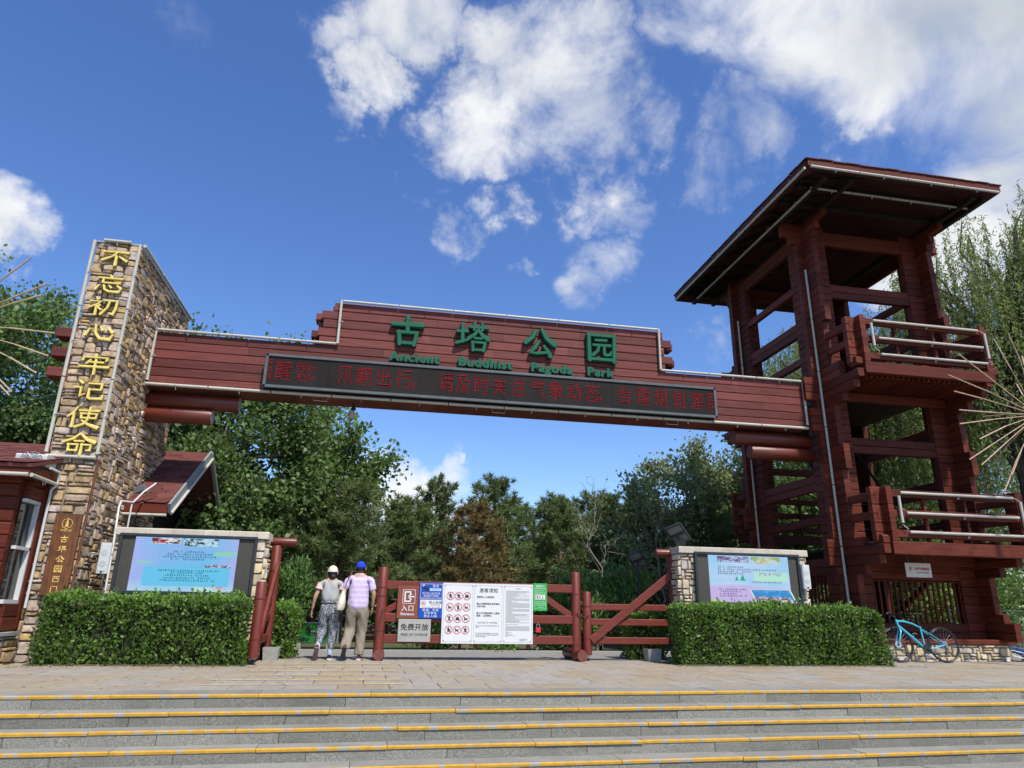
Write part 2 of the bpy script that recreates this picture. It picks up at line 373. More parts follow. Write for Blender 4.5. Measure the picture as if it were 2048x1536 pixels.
def text_mesh(s, size, extrude, bold=0.0, mats=None, align='CENTER', spacing=1.0, line=1.0, shear=0.0):
    """flat lettering in the XY plane (front faces +Z), made bolder by small shifted copies"""
    c = bpy.data.curves.new('lettering', 'FONT'); c.body = s; c.size = size; c.extrude = extrude; c.align_x = align; c.align_y = 'CENTER'
    c.space_character = spacing; c.space_line = line; c.resolution_u = 2; c.shear = shear
    o = bpy.data.objects.new('lettering', c); COL.objects.link(o); bpy.context.view_layer.update()
    me = bpy.data.meshes.new_from_object(o); bpy.data.objects.remove(o); bpy.data.curves.remove(c)
    n = len(me.vertices); co = np.zeros(n*3, np.float32); me.vertices.foreach_get('co', co); co = co.reshape(-1, 3)
    faces = [tuple(p.vertices) for p in me.polygons]; nz = [p.normal.z for p in me.polygons]
    V = []; Fs = []; mi = []
    offs = [(0, 0)] if bold <= 0 else [(0, 0), (bold, 0), (-bold, 0), (0, bold), (0, -bold), (bold*.7, bold*.7), (-bold*.7, -bold*.7), (bold*.7, -bold*.7), (-bold*.7, bold*.7)]
    for k, (dx, dy) in enumerate(offs):
        if extrude == 0: keep = range(len(faces))
        else: keep = [i for i in range(len(faces)) if nz[i] > -.5]
        b = len(V)*1
        V += [(x+dx, y+dy, z - (k*.0006 if z >= 0 else 0)) for x, y, z in co.tolist()]
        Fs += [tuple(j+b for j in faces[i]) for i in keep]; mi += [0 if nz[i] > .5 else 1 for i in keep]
    bpy.data.meshes.remove(me)
    out = bpy.data.meshes.new('lettering'); out.from_pydata(V, [], Fs)
    for mm in (mats if isinstance(mats, (list, tuple)) else [mats]): out.materials.append(mm)
    if isinstance(mats, (list, tuple)) and len(mats) > 1: out.polygons.foreach_set('material_index', mi)
    out.update(); return out
FRONT = (R(90), 0, 0)          # text plane turned to face -Y
def letters(name, s, size, x, y, z, parent, mats, extrude=0.0, bold=0.0, spacing=1.0, align='CENTER', sx=1.0, sz=1.0, line=1.0):
    return link_mesh(name, text_mesh(s, size, extrude, bold, mats, align, spacing, line), parent, (x, y, z), FRONT, (sx, sz, 1))

# brush-drawn characters: strokes as (x, y, width) points in a 100 x 100 box
GLYPH = {
 '不': ['8,82,9 50,84,8 92,84,12', '54,82,9 40,58,9 6,34,12', '52,62,10 52,8,12', '62,60,7 90,36,14'],
 '忘': ['48,99,8 54,89,10', '10,82,8 92,83,10', '28,80,8 26,58,9 34,56,8 86,57,9', '16,40,8 6,16,12', '32,42,8 36,20,9 52,10,11 84,10,13 92,26,6', '50,42,7 58,30,10', '76,44,7 91,30,12'],
 '初': ['22,97,8 28,87,10', '4,76,8 40,77,8 26,58,9 3,42,9', '26,58,9 26,3,10', '38,58,7 31,47,8', '32,43,7 43,32,9', '50,84,8 92,84,9 90,40,10 84,12,11 72,16,6', '68,82,9 62,44,9 44,8,12'],
 '心': ['18,62,8 5,28,14', '34,84,8 38,40,10 54,14,12 86,12,14 96,38,6', '50,78,7 59,56,11', '74,74,7 93,48,14'],
 '牢': ['50,101,8 50,89,10', '14,84,8 10,68,10', '14,84,8 88,84,8 86,69,10', '36,72,8 24,52,9', '28,60,8 78,60,9', '2,36,9 97,37,12', '52,74,9 52,-2,11'],
 '记': ['16,95,8 27,82,11', '3,62,8 24,62,9 24,18,9 40,32,6', '46,84,8 88,84,9 87,55,9', '50,54,8 88,54,8', '50,57,9 50,14,10 58,8,10 94,10,12 97,30,6'],
 '使': ['27,99,8 18,72,9 1,50,10', '18,68,9 18,0,11', '34,82,8 97,83,10', '42,68,8 42,44,8', '39,68,8 90,68,8 88,44,8', '42,47,8 88,47,8', '66,97,9 64,40,9 52,16,10 28,1,12', '46,34,7 66,16,10 99,1,16'],
 '命': ['50,99,9 32,74,10 0,55,11', '52,97,9 72,72,11 100,57,15', '36,62,8 66,62,8', '20,47,8 20,14,8', '17,46,8 48,46,8 46,14,8', '20,18,8 46,18,8', '58,46,8 89,46,8 87,20,8 76,20,6', '60,49,9 60,-5,10'],
 '古': ['3,72,11 97,74,14', '50,101,12 50,46,11', '24,48,11 28,3,11', '20,46,10 79,46,11 72,3,11', '28,10,10 74,10,10'],
 '塔': ['1,66,8 34,68,10', '18,93,10 18,30,10', '-1,25,10 36,39,8', '40,84,8 99,85,10', '56,99,8 54,74,9', '80,99,8 80,74,9', '68,77,9 56,58,10 37,43,11', '68,75,9 80,58,11 101,43,14', '56,46,8 80,46,8', '50,33,9 52,2,9', '48,32,8 90,32,9 85,2,9', '52,6,8 85,6,8'],
 '公': ['36,90,11 26,66,11 3,45,13', '57,96,11 72,66,13 100,45,17', '48,54,9 34,30,11 22,12,10 40,11,9 72,16,9', '64,38,9 78,19,11 85,2,14'],
 '园': ['8,96,11 10,2,12', '5,94,10 95,94,11 93,0,13', '10,8,10 92,8,10', '30,76,8 68,77,9', '22,58,8 81,59,10', '42,58,9 38,38,9 21,21,10', '60,58,9 60,28,9 64,24,9 80,26,8 83,38,5'],
 '西': ['8,88,8 93,89,10', '38,88,8 34,50,8', '62,88,8 62,54,8 78,52,7', '16,66,9 17,6,9', '14,64,8 88,64,8 86,6,9', '17,13,8 86,13,8'],
 '门': ['21,97,8 31,83,10', '14,78,9 14,0,10', '40,88,8 89,88,8 88,6,9 76,12,6'],
}
def brush_mesh(ch, w, h, depth, mats, fat=1.12):
    b = MB(); fz = (w+h)/200
    for k, st in enumerate(GLYPH[ch]):
        P = [tuple(float(q) for q in p.split(',')) for p in st.split()]
        X = [((p[0]-50)/100*w, (p[1]-48)/100*h) for p in P]; Wd = [p[2]*fz*.5*fat for p in P]
        n = len(X); rows = []
        def dirv(i, j): a = Vector((X[j][0]-X[i][0], X[j][1]-X[i][1])); return a.normalized()
        secs = []
        d0 = dirv(0, 1); d1 = dirv(n-2, n-1)
        secs.append((X[0][0]-d0.x*Wd[0]*.55, X[0][1]-d0.y*Wd[0]*.55, d0, Wd[0]*.55))
        for i in range(n):
            if i == 0: d, m_ = d0, 1
            elif i == n-1: d, m_ = d1, 1
            else:
                a, c = dirv(i-1, i), dirv(i, i+1); d = (a+c); d = d.normalized() if d.length > .2 else a; m_ = min(1.35, 1/max(.55, d.dot(a)))
            secs.append((X[i][0], X[i][1], d, Wd[i]*m_))
        secs.append((X[-1][0]+d1.x*Wd[-1]*.5, X[-1][1]+d1.y*Wd[-1]*.5, d1, Wd[-1]*.5))
        zt = depth - k*.0007; ring = []
        for x, y, d, hw in secs:
            px, py = -d.y, d.x
            ring.append([(x+px*hw, y+py*hw, 0), (x+px*hw, y+py*hw, zt*.62), (x+px*hw*.62, y+py*hw*.62, zt), (x-px*hw*.62, y-py*hw*.62, zt), (x-px*hw, y-py*hw, zt*.62), (x-px*hw, y-py*hw, 0)])
        for a, c in zip(ring, ring[1:]):
            for q in range(5): b.add([a[q], c[q], c[q+1], a[q+1]], [(3, 2, 1, 0)], 1 if q in (0, 4) else 0)
        b.add(ring[0], [tuple(range(5, -1, -1))], 1); b.add(ring[-1], [tuple(range(6))], 1)
    return b.mesh('character', mats)
def brush(ch, w, h, depth, x, y, z, parent, mats, fat=1.12): return link_mesh('character', brush_mesh(ch, w, h, depth, mats, fat), parent, (x, y, z), FRONT)

def leaf_quads(P, A, B):
    """rhombic leaves: base points P, length vectors A, half-width vectors B"""
    n = len(P); V = np.empty((n, 4, 3)); V[:, 0] = P; V[:, 1] = P + A*.45 + B; V[:, 2] = P + A; V[:, 3] = P + A*.45 - B
    return V.reshape(-1, 3), np.arange(n*4).reshape(-1, 4)
def rand_dirs(rng, n, bias=(0, 0, 0)):
    d = rng.normal(size=(n, 3)) + np.asarray(bias); return d/np.linalg.norm(d, axis=1, keepdims=True)
def leaves(rng, P, length, width, bias=(0, 0, .35), outdir=None):
    n = len(P); A = rand_dirs(rng, n, bias)
    if outdir is not None: A = A*.75 + outdir*.8; A /= np.linalg.norm(A, axis=1, keepdims=True)
    W = np.cross(A, rand_dirs(rng, n)); W /= np.linalg.norm(W, axis=1, keepdims=True)+1e-9
    L = length*(.45+1.0*rng.random((n, 1)))
    V, Q = leaf_quads(P, A*L, W*L*width*.5)
    return V, Q, np.repeat(rng.random(n), 4)

# ------------------------------------------------------------------ ground, plaza, steps
def big_plane(name, x0, x1, y0, y1, z, mt):
    b = MB(); b.add([(x0, y0, z), (x1, y0, z), (x1, y1, z), (x0, y1, z)], [(0, 1, 2, 3)])
    o = b.build(name, mt); return tag(o, kind='structure')
rnd = random.Random(7)
ST_A = R(1.15)
e_s = Vector((math.cos(ST_A), math.sin(ST_A), 0)); n_s = Vector((-math.sin(ST_A), math.cos(ST_A), 0))
S0 = Vector((1.46, 8.34, 0))
NOSE = [0.0, -.272, -.495, -.734, -1.008, -1.29]        # nosing distances along the step normal
RISE = .13
def sp(t, q, z):                                        # step frame to world
    p = S0 + e_s*t + n_s*q; return (p.x, p.y, z)
big_plane('lower_plaza', -40, 40, -5, 7.6, -RISE*6, M_GRANT)
big_plane('unseen_street', -900, 900, -900, -5, -RISE*6-.01, mat('asphalt', (.055, .055, .057), .9, .2, (3, 3, 3), .2))  # unseen behind the camera, dark asphalt added to cut bounced light
big_plane('ground', -900, 900, 8.9, 1500, -.07, M_SOIL)

core = MB()
prof = [(.42, -.075), (.03, -.075), (.03, -.9)]
for k in range(6):
    q = NOSE[k]+.035; z = -RISE*k-.05
    core.box(0, 0, 0, 0, 0, 0) if False else None
    vs = [sp(t, qq, zz) for t in (-9, 15) for qq, zz in ((q, z-.02), (.45, z-.02), (.45, -.9), (q, -.9))]
    core.add(vs, [(0, 1, 2, 3), (7, 6, 5, 4), (0, 4, 5, 1), (3, 7, 4, 0)])
steps = tag(core.build('steps', M_CONC), kind='structure')
def tread_mesh(L, depth):
    th = .040; b = MB()
    pr = [(.0, -.012), (.002, -.032), (.010, -th), (depth, -th), (depth, 0), (.016, 0), (.008, -.001), (.003, -.005)]
    vs = [(t, q, z) for t in (0, L) for q, z in pr]; n = len(pr)
    for i in range(n):
        j = (i+1) % n
        yel = 1 if i in (0, 5, 6, 7) else 0
        b.add([vs[i], vs[n+i], vs[n+j], vs[j]], [(0, 1, 2, 3)], yel)
    b.add([vs[i] for i in range(n)], [tuple(range(n-1, -1, -1))]); b.add([vs[n+i] for i in range(n)], [tuple(range(n))])
    return b
for k in range(6):
    t = -8.0 + rnd.random()*1.2
    depth = .42 if k == 0 else (NOSE[k-1]-NOSE[k]+.05)
    while t < 13.5:
        L = 1.15 + rnd.random()*.45
        dz = rnd.uniform(-.003, .003); dq = rnd.uniform(-.006, .006)
        me = tread_mesh(L-.005, depth).mesh('tread_stone', [M_GRANT, M_YEL])
        link_mesh('tread_stone', me, steps, sp(t, NOSE[k]+dq, -RISE*k+dz), (rnd.uniform(-.002, .002), rnd.uniform(-.001, .001), ST_A))
        t += L
    t = -8.0 + rnd.random()*1.2
    while t < 13.5:
        L = 1.0 + rnd.random()*.6
        b = MB(); b.bar((0, .06, -.088), (L-.006, .06, -.088), .07, .096, .006)
        link_mesh('riser_stone', b.mesh('riser_stone', M_GRAN), steps, sp(t, NOSE[k]-.014+rnd.uniform(-.004, .004), -RISE*k), (0, 0, ST_A))
        t += L
# paving slabs
pl = MB(); vs = [sp(-16, .40, -.03), sp(20, .40, -.03), (22, 13.9, -.03), (-16, 13.9, -.03)]
pl.add(vs, [(0, 1, 2, 3)]); plaza = tag(pl.build('plaza', M_SLABJ), kind='structure')
ROWS = 8; PX = .60
slab_me = []
for i in range(6):
    rr = random.Random(40+i); b = MB(); w = PX-.007; d = (13.9-8.76)/ROWS-.008
    zz = [rr.uniform(-.0025, .0025) for _ in range(4)]
    c = .006
    b.add([(0, 0, -.04), (w, 0, -.04), (w, d, -.04), (0, d, -.04), (0, 0, -c), (w, 0, -c), (w, d, -c), (0, d, -c), (c, c, zz[0]), (w-c, c, zz[1]), (w-c, d-c, zz[2]), (c, d-c, zz[3])],
          [(0, 1, 5, 4), (1, 2, 6, 5), (2, 3, 7, 6), (3, 0, 4, 7), (4, 5, 9, 8), (5, 6, 10, 9), (6, 7, 11, 10), (7, 4, 8, 11), (8, 9, 10, 11)])
    slab_me.append(b.mesh('paving_slab', M_SLAB))
far = MB()
for r_ in range(ROWS):
    for i in range(-18, 32):
        q = .42 + r_*(13.9-8.76)/ROWS; t = i*PX + (PX/2 if r_ % 2 else 0)
        p = sp(t, q, 0)
        vis = (-4.2 - .28*(p[1]-8.5) < p[0] < 9.3 + .95*(p[1]-8.5))
        if vis:
            link_mesh('paving_slab', slab_me[rnd.randrange(6)], plaza, p, (0, 0, ST_A))
        else:
            a = [sp(t+u, q+v_, -.001) for u, v_ in ((0, 0), (PX-.007, 0), (PX-.007, .634), (0, .634))]
            far.add(a, [(0, 1, 2, 3)])
tag(far.build('paving_slab_field', M_SLAB, plaza), kind='stuff')
for Y, xa, xb in ((9.84, -1.95, .40), (10.45, -1.55, .40), (11.17, -1.68, .38), (11.83, -1.3, .33), (12.5, -1.2, .30), (9.25, -2.0, .42)):
    b = MB(); b.box(xa, xb, Y-.022, Y+.022, .0045, .006); b.build('queue_line', M_LINE, plaza)
big_plane('road', -40, 40, 13.9, 16.35, -.004, M_ROAD)
kb = MB()
kb.box(-40, 40, 16.35, 16.5, -.1, .02); tag(kb.build('kerb', M_CONC), kind='structure')
# fallen leaves on the paving
rng = np.random.default_rng(3)
n = 260; P = np.stack([rng.uniform(-5.5, 10, n), rng.uniform(8.8, 13.8, n), np.full(n, .006)], 1); P[:140, 0] = rng.uniform(-5.5, .5, 140)
A = rand_dirs(rng, n); A[:, 2] = np.abs(A[:, 2])*.15; Bv = np.cross(A, np.array([0, 0, 1.])); Bv[:, 2] += .15*rng.normal(size=n)
V, Q = leaf_quads(P, A*.06, Bv*.02); V[:, 2] = np.maximum(V[:, 2], .004)
n2 = 900; P2 = np.stack([np.concatenate([rng.uniform(-5.2, -1.7, 450), rng.uniform(5.2, 10.2, 450)]), np.concatenate([12.02-np.abs(rng.normal(size=450))*.22, 12.28-np.abs(rng.normal(size=450))*.22]), np.full(n2, .006)], 1)
A2 = rand_dirs(rng, n2); A2[:, 2] = np.abs(A2[:, 2])*.2; B2 = np.cross(A2, np.array([0, 0, 1.])); B2[:, 2] += .2*rng.normal(size=n2)
V2, Q2 = leaf_quads(P2, A2*.045, B2*.015); V2[:, 2] = np.maximum(V2[:, 2], .004); Q = np.concatenate([Q, Q2+len(V)]); V = np.concatenate([V, V2])
lf = link_mesh('fallen_leaves', np_mesh('fallen_leaves', V, Q, mat('dry_leaf', (.30, .22, .11), .8, .5, (9, 9, 9))))
tag(lf, 'small dry leaves scattered over the tan paving', 'leaves', kind='stuff')

# ------------------------------------------------------------------ stone facing
def ashlar(W, Hh, rs, cw=.07, chh=.055, wmin=2, wmax=6, hmin=1, hmax=3):
    """random ashlar: rectangles packed on a fine grid"""
    nx = max(1, round(W/cw)); nz = max(1, round(Hh/chh)); cw = W/nx; chh = Hh/nz
    g = np.zeros((nz, nx), bool); out = []
    for j in range(nz):
        for i in range(nx):
            if g[j, i]: continue
            h = rs.choice([hmin]*2+[hmin+1]*3+[hmax]*2) if hmax > hmin else hmin; w = rs.randint(wmin, wmax)
            if h >= 3: w = rs.randint(max(1, wmin-1), max(2, wmax-2))
            h = min(h, nz-j); ww = 0
            while ww < w and i+ww < nx and not g[j, i+ww]: ww += 1
            if nx-(i+ww) == 1 and not g[j, nx-1]: ww += 1
            g[j:j+h, i:i+ww] = True
            out.append((i*cw, j*chh, ww*cw, h*chh))
    return out
def stone_verts(w, h, rs, dmin=.03, dmax=.07):
    """irregular dressed stone on the local XZ plane, proud towards -Y"""
    gp = .007+rs.random()*.006; x0, x1, z0, z1 = gp, w-gp, gp, h-gp
    j = lambda a: rs.uniform(-a, a)
    cx = min(.04, w*.2); cz = min(.035, h*.25)
    ring = [(x0+cx*rs.random(), z0), ((x0+x1)/2+j(w*.15), z0+j(.006)), (x1-cx*rs.random(), z0), (x1, z0+cz*rs.random()), (x1+j(.004), (z0+z1)/2), (x1, z1-cz*rs.random()),
            (x1-cx*rs.random(), z1), ((x0+x1)/2+j(w*.15), z1+j(.006)), (x0+cx*rs.random(), z1), (x0, z1-cz*rs.random()), (x0+j(.004), (z0+z1)/2), (x0, z0+cz*rs.random())]
    d = rs.uniform(dmin, dmax); n = len(ring); ins = .006
    mx, mz = (x0+x1)/2, (z0+z1)/2
    tilt = rs.uniform(-.012, .012); tiltz = rs.uniform(-.015, .02)
    vs = [(x, .01, z) for x, z in ring]
    for x, z in ring:
        f = 1-2*ins/max(.05, min(w, h)); xx = mx+(x-mx)*f; zz = mz+(z-mz)*f
        vs.append((xx, -(d*.94+tilt*(x-mx)/max(w, .1)*2+tiltz*(z-mz)/max(h, .08)+j(.005)), zz))
    for f in (.5,):
        for x, z in ring: vs.append((mx+(x-mx)*f+j(.01), -(d+tilt*(x-mx)/max(w, .1)+tiltz*(z-mz)/max(h, .08)*.5+j(.006)), mz+(z-mz)*f+j(.006)))
    fs = [(i, (i+1) % n, n+(i+1) % n, n+i) for i in range(n)] + [(n+i, n+(i+1) % n, 2*n+(i+1) % n, 2*n+i) for i in range(n)] + [tuple(range(2*n, 3*n))]
    return vs, fs
def stone_face(parent, origin, rotz, W, Hh, seed, mt, mtj, limit=10**6, choose=None, **kw):
    """origin: lower corner; local X runs along the wall after rotation; stones stick out along local -Y"""
    rs = random.Random(seed); sto = ashlar(W, Hh, rs, **kw)
    order = sorted(range(len(sto)), key=lambda i: choose(sto[i]) if choose else 0)
    solo = set(order[:limit]); c, s_ = math.cos(rotz), math.sin(rotz)
    JV, JF, JT = [], [], []
    for i, (x, z, w, h) in enumerate(sto):
        vs, fs = stone_verts(w, h, rs)
        if i in solo:
            b = MB(); b.add(vs, fs)
            wl = Vector(origin) + Vector((c*x, s_*x, z))
            link_mesh('stone', b.mesh('stone', mt, 40), parent, wl, (0, 0, rotz))
        else:
            b0 = len(JV); JT += [rs.random()]*len(vs)
            for (vx, vy, vz) in vs:
                lx, ly = vx+x, vy
                JV.append((origin[0]+c*lx-s_*ly, origin[1]+s_*lx+c*ly, origin[2]+vz+z))
            JF += [tuple(k+b0 for k in f) for f in fs]
    if JV:
        b = MB(); b.add(JV, JF); o = b.build('stonework', mtj, parent, 40)
        a = o.data.attributes.new('tint', 'FLOAT', 'POINT'); a.data.foreach_set('value', JT); tag(o, kind='stuff')

def tube_run(parent, p0, p1, seg=1.15, r=.03, clips=True, name='light_tube', mt=None, out=(0, -1, 0)):
    """a run of pale neon tubes strung end to end with wire clips"""
    p0 = Vector(p0); p1 = Vector(p1); L = (p1-p0).length; k = max(1, round(L/seg)); d = (p1-p0)/k
    for i in range(k):
        a = p0+d*i+d.normalized()*.012; c = p0+d*(i+1)-d.normalized()*.012
        b = MB(); b.tube([a, a+d.normalized()*.05, c-d.normalized()*.05, c], [r*1.08, r, r, r*1.08], 8)
        o = b.build(name, mt or M_TUBE, parent, 50)
        if clips:
            q = (a+c)/2; t = d.normalized(); sd = t.cross(Vector(out)).normalized()
            b = MB(); b.tube([q+sd*(r+.004), q+Vector(out)*(r+.02)+sd*(r*.5), q+sd*(r+.05)+Vector(out)*.03, q+sd*(r+.06), q+sd*(r+.004)], .006, 5)
            b.build('clip', M_STEEL, o, 60)

# ------------------------------------------------------------------ stone pillar
PXL, PXR, PYF, PYB, PZ = -5.53, -4.84, 12.64, 16.15, 7.27
pil = thing('stone_pillar', ((PXL+PXR)/2, PYF, 0), 'tall tan fieldstone pillar with gold characters and pale light tubes along its edges', 'pillar')
b = MB(); b.box(PXL, PXR, PYF, PYB, -.05, PZ); b.build('core', M_MORTAR, pil)
stone_face(pil, (PXL-.03, PYF, 0), 0, PXR-PXL+.06, PZ, 11, M_STONE, M_STONEJ, cw=.095, chh=.062, wmin=2, wmax=4)
stone_face(pil, (PXR, PYF-.02, 0), R(90), PYB-PYF+.04, PZ, 12, M_STONE, M_STONEJ, limit=150, choose=lambda q: q[0], cw=.10, chh=.062, wmin=2, wmax=4)
stone_face(pil, (PXL, PYB, 0), R(-90), PYB-PYF, PZ, 13, M_STONE, M_STONEJ, limit=0)
b = MB(); b.box(PXL-.05, PXR+.05, PYF-.05, PYB+.05, PZ, PZ+.035); b.build('top_flashing', M_STEEL, pil)
tube_run(pil, (PXL-.05, PYF-.085, 3.27), (PXL-.05, PYF-.085, PZ+.02)); tube_run(pil, (PXR+.045, PYF-.085, 3.27), (PXR+.045, PYF-.085, PZ+.02))
tube_run(pil, (PXL-.05, PYF-.09, 3.22), (PXR+.05, PYF-.09, 3.22), 1); tube_run(pil, (PXL+.1, PYF-.09, PZ+.03), (PXR-.1, PYF-.09, PZ+.03), 1)
tube_run(pil, (PXR+.09, PYF, PZ+.04), (PXR+.09, PYB, PZ+.04))
b = MB(); b.tube([(PXR+.07, PYF-.05, 0), (PXR+.07, PYF-.06, 1.6), (PXR+.07, PYF-.055, 3.2)], .022, 8); b.build('rusty_conduit', mat('rust', (.13, .045, .025), .8, .4, (9, 9, 9), c2=(.28, .22, .17), c2at=(.6, .7), c2scale=5), pil, 50)
for ch, (px, py) in zip('不忘初心牢记使命', ((231, 517), (219, 569), (207, 614), (199, 664), (189, 729), (178, 781), (167, 835), (157, 888))):
    p = on_y(px, py, PYF-.11)
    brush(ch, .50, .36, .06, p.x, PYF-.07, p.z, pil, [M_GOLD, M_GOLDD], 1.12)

# plaque
pq = thing('name_plaque', (-5.0, PYF-.12, 1.0), 'varnished brown wood plaque with gilt emblem and vertical characters on the stone pillar', 'plaque')
b = MB(); b.bar((-5.0, PYF-.115, 1.0), (-5.0, PYF-.115, 2.27), .395, .05, .008, (0, 1, 0)); b.build('board', M_PLAQ, pq)
yq = PYF-.145
for i, ch in enumerate('古塔公园西门'): brush(ch, .115, .105, .006, -5.0, yq+.004, 1.86-i*.155, pq, [M_GILT, M_GILT])
em = MB()
for i in range(16):
    a0, a1 = 2*math.pi*i/16, 2*math.pi*(i+1)/16; rr = lambda a: .078+.006*math.cos(8*a)
    em.tube([(-5.0+rr(a0)*math.cos(a0), yq, 2.11+rr(a0)*math.sin(a0)), (-5.0+rr(a1)*math.cos(a1), yq, 2.11+rr(a1)*math.sin(a1))], .004, 5)
for k in range(6): em.box(-5.0-.024+.0025*k, -5.0+.024-.0025*k, yq-.004, yq+.004, 2.06+k*.018, 2.06+k*.018+.015)
em.prism([(-5.01, 2.168), (-4.99, 2.168), (-5.0, 2.188)], 'y', yq-.004, yq+.004)
em.build('emblem', M_GILT, pq)
letters('lettering', '古塔公园', .042, -5.0, yq, 2.00, pq, M_GILT, .002)

# ------------------------------------------------------------------ gatehouse behind the pillar
gh = thing('gatehouse', (-7.0, 13.5, 0), 'dark red log gatehouse with shingled roof and white framed window beside the stone pillar', 'building')
GX, GY = -5.47, 11.92
b = MB(); b.box(-10, GX-.14, GY+.16, 16.5, 0, 2.9); b.build('inner_wall', M_SHADEWOOD, gh)
stone_face(gh, (-9.2, GY-.10, -.02), 0, 9.2+GX+.12, .42, 21, M_STONE, M_STONEJ, cw=.08)
stone_face(gh, (GX+.10, GY-.10, -.02), R(90), .68, .42, 22, M_STONE, M_STONEJ, cw=.08)
b = MB(); b.box(-9.2, GX+.10, GY-.10, 12.62, -.05, .41); b.build('base_core', M_MORTAR, gh)
b = MB(); b.bar((-9.2, GY+.18, .43), (GX+.16, GY+.18, .43), .72, .05, .01); b.build('base_cap', M_CONC, gh)
z = .47
while z < 2.66:
    b = MB(); b.bar((-9.2, GY+.04, z+.1), (GX-.07, GY+.04, z+.1), .15, .192, .02); b.build('log', M_TWOOD, gh)
    if z < .85 or z > 2.4:
        b = MB(); b.bar((GX-.02, GY+.13, z+.1), (GX-.02, 12.6, z+.1), .13, .192, .016); b.build('log', M_TWOOD, gh)
    z += .197
b = MB(); b.bar((GX+.01, 12.545, .5), (GX+.01, 12.545, 2.7), .12, .1, .008, (1, 0, 0)); b.build('corner_board', M_TWOOD, gh)
wn = MB(); wn.box(GX-.06, GX-.05, GY+.10, 12.5, .9, 2.42); wo = wn.build('window', M_GLASS, gh)
for y0, y1, z0, z1 in ((GY+.10, 12.5, 2.38, 2.43), (GY+.10, 12.5, .86, .92), (GY+.10, 12.5, 1.66, 1.71), (12.45, 12.5, .92, 2.38)):
    b = MB(); b.box(GX-.05, GX+.02, y0, y1, z0, z1); b.build('frame', M_WPAINT, wo)
# white frame of the front window at the picture's edge
b = MB(); b.box(-6.35, -5.95, GY-.045, GY-.03, 2.1, 2.3); b.build('window_frame', M_WPAINT, gh)
ev = [(-9.5, 11.62), (GX+.15, 11.62), (GX+.15, 12.62), (-9.5, 12.62)]
b = MB(); b.prism([(x, y) for x, y in ev], 'z', 2.72, 2.90); b.build('eave_fascia', M_TWOOD, gh)
tube_run(gh, (-9, 11.60, 2.74), (GX+.15, 11.60, 2.74), 1.2); tube_run(gh, (GX+.17, 11.62, 2.74), (GX+.17, 12.5, 2.74), 1.0, out=(1, 0, 0))
def roof_slab(par, name, quad, th, mt):
    q = [Vector(p) for p in quad]; nn = (q[1]-q[0]).cross(q[3]-q[0]).normalized()
    b = MB(); b.add(q+[p-nn*th for p in q], [(0, 1, 2, 3), (7, 6, 5, 4)]+[(i, 4+i, 4+(i+1) % 4, (i+1) % 4) for i in range(4)]); return b.build(name, mt, par)
def shingles(par, o, ex, ey, W, Hh, w=.33, h=.20):
    """hexagonal strip shingles on a slope: o corner, ex along the eave, ey up the slope"""
    ex = Vector(ex).normalized(); ey = Vector(ey).normalized(); nn = ex.cross(ey).normalized()
    b = MB(); c = w*.2
    b.prism([(0, h*.5), (c, 0), (w-c, 0), (w-.006, h*.5), (w-.006, h*1.25), (0, h*1.25)], 'z', 0, .008)
    me = b.mesh('shingle', M_SHING)
    rot = Matrix((ex, ey, nn)).transposed().to_euler(); rs = random.Random(5)
    for j in range(int(Hh/h)):
        k = 0; x = -(w/2 if j % 2 else 0)
        while x < W-.02:
            xx = max(0, min(x, W-w)); p = Vector(o)+ex*xx+ey*(j*h)+nn*(.012+.006*((j+k) % 2)+rs.uniform(0, .004))
            link_mesh('shingle', me, par, p, rot); x += w; k += 1
# low front roof (left of the pillar) and the main gable roof
r1 = roof_slab(gh, 'roof', [(-9.6, 11.58, 2.9), (GX+.17, 11.58, 2.9), (GX+.17, 15.2, 3.86), (-9.6, 15.2, 3.86)], .05, M_SHING)
shingles(r1, (-8.2, 11.56, 2.9), (1, 0, 0), (0, 3.62, .96), 8.2+GX+.17, 3.7)
gx = -4.02
r2 = roof_slab(gh, 'roof', [(-9.6, 14.3, 2.72), (gx, 14.3, 2.72), (gx, 16.8, 4.26), (-9.6, 16.8, 4.26)], .09, M_SHING)
shingles(r2, (-4.84, 14.28, 2.72), (1, 0, 0), (0, 2.5, 1.54), .82, 2.92)
r3 = roof_slab(gh, 'roof', [(gx, 19.1, 2.72), (-9.6, 19.1, 2.72), (-9.6, 16.8, 4.26), (gx, 16.8, 4.26)], .09, M_SHING)
for (ya, za, yb, zb) in ((14.25, 2.66, 16.8, 4.24), (19.15, 2.66, 16.8, 4.24)):
    b = MB(); b.bar((gx+.03, ya, za-.03), (gx+.03, yb, zb-.03), .05, .2, .006); b.build('barge_board', mat('barge_grey', (.22, .235, .24), .5, .1), gh)
    b = MB(); b.tube([(gx+.08, ya, za-.12), (gx+.08, yb, zb-.12)], .03, 8); b.build('light_tube', M_TUBE, gh, 50)
b = MB(); b.bar((-4.84, 14.28, 2.62), (gx, 14.28, 2.62), .06, .17, .008); b.build('fascia', M_TWOOD, gh)
b = MB(); b.tube([(-4.8, 14.23, 2.5), (gx, 14.23, 2.5)], .028, 8); b.build('light_tube', M_TUBE, gh, 50)
b = MB(); b.box(-9.4, -4.9, 14.9, 18.6, 0, 2.75); b.build('rear_wall', M_SHADEWOOD, gh)
b = MB(); b.prism([(15.0, 2.75), (18.6, 2.75), (16.8, 4.1)], 'x', -9.4, -4.85); b.build('gable_infill', M_SHADEWOOD, gh)
b = MB(); b.box(-4.86, -4.84, 15.0, 15.6, 1.7, 2.55); b.build('red_banner', mat('banner_red', (.45, .02, .02), .7, .1), gh)
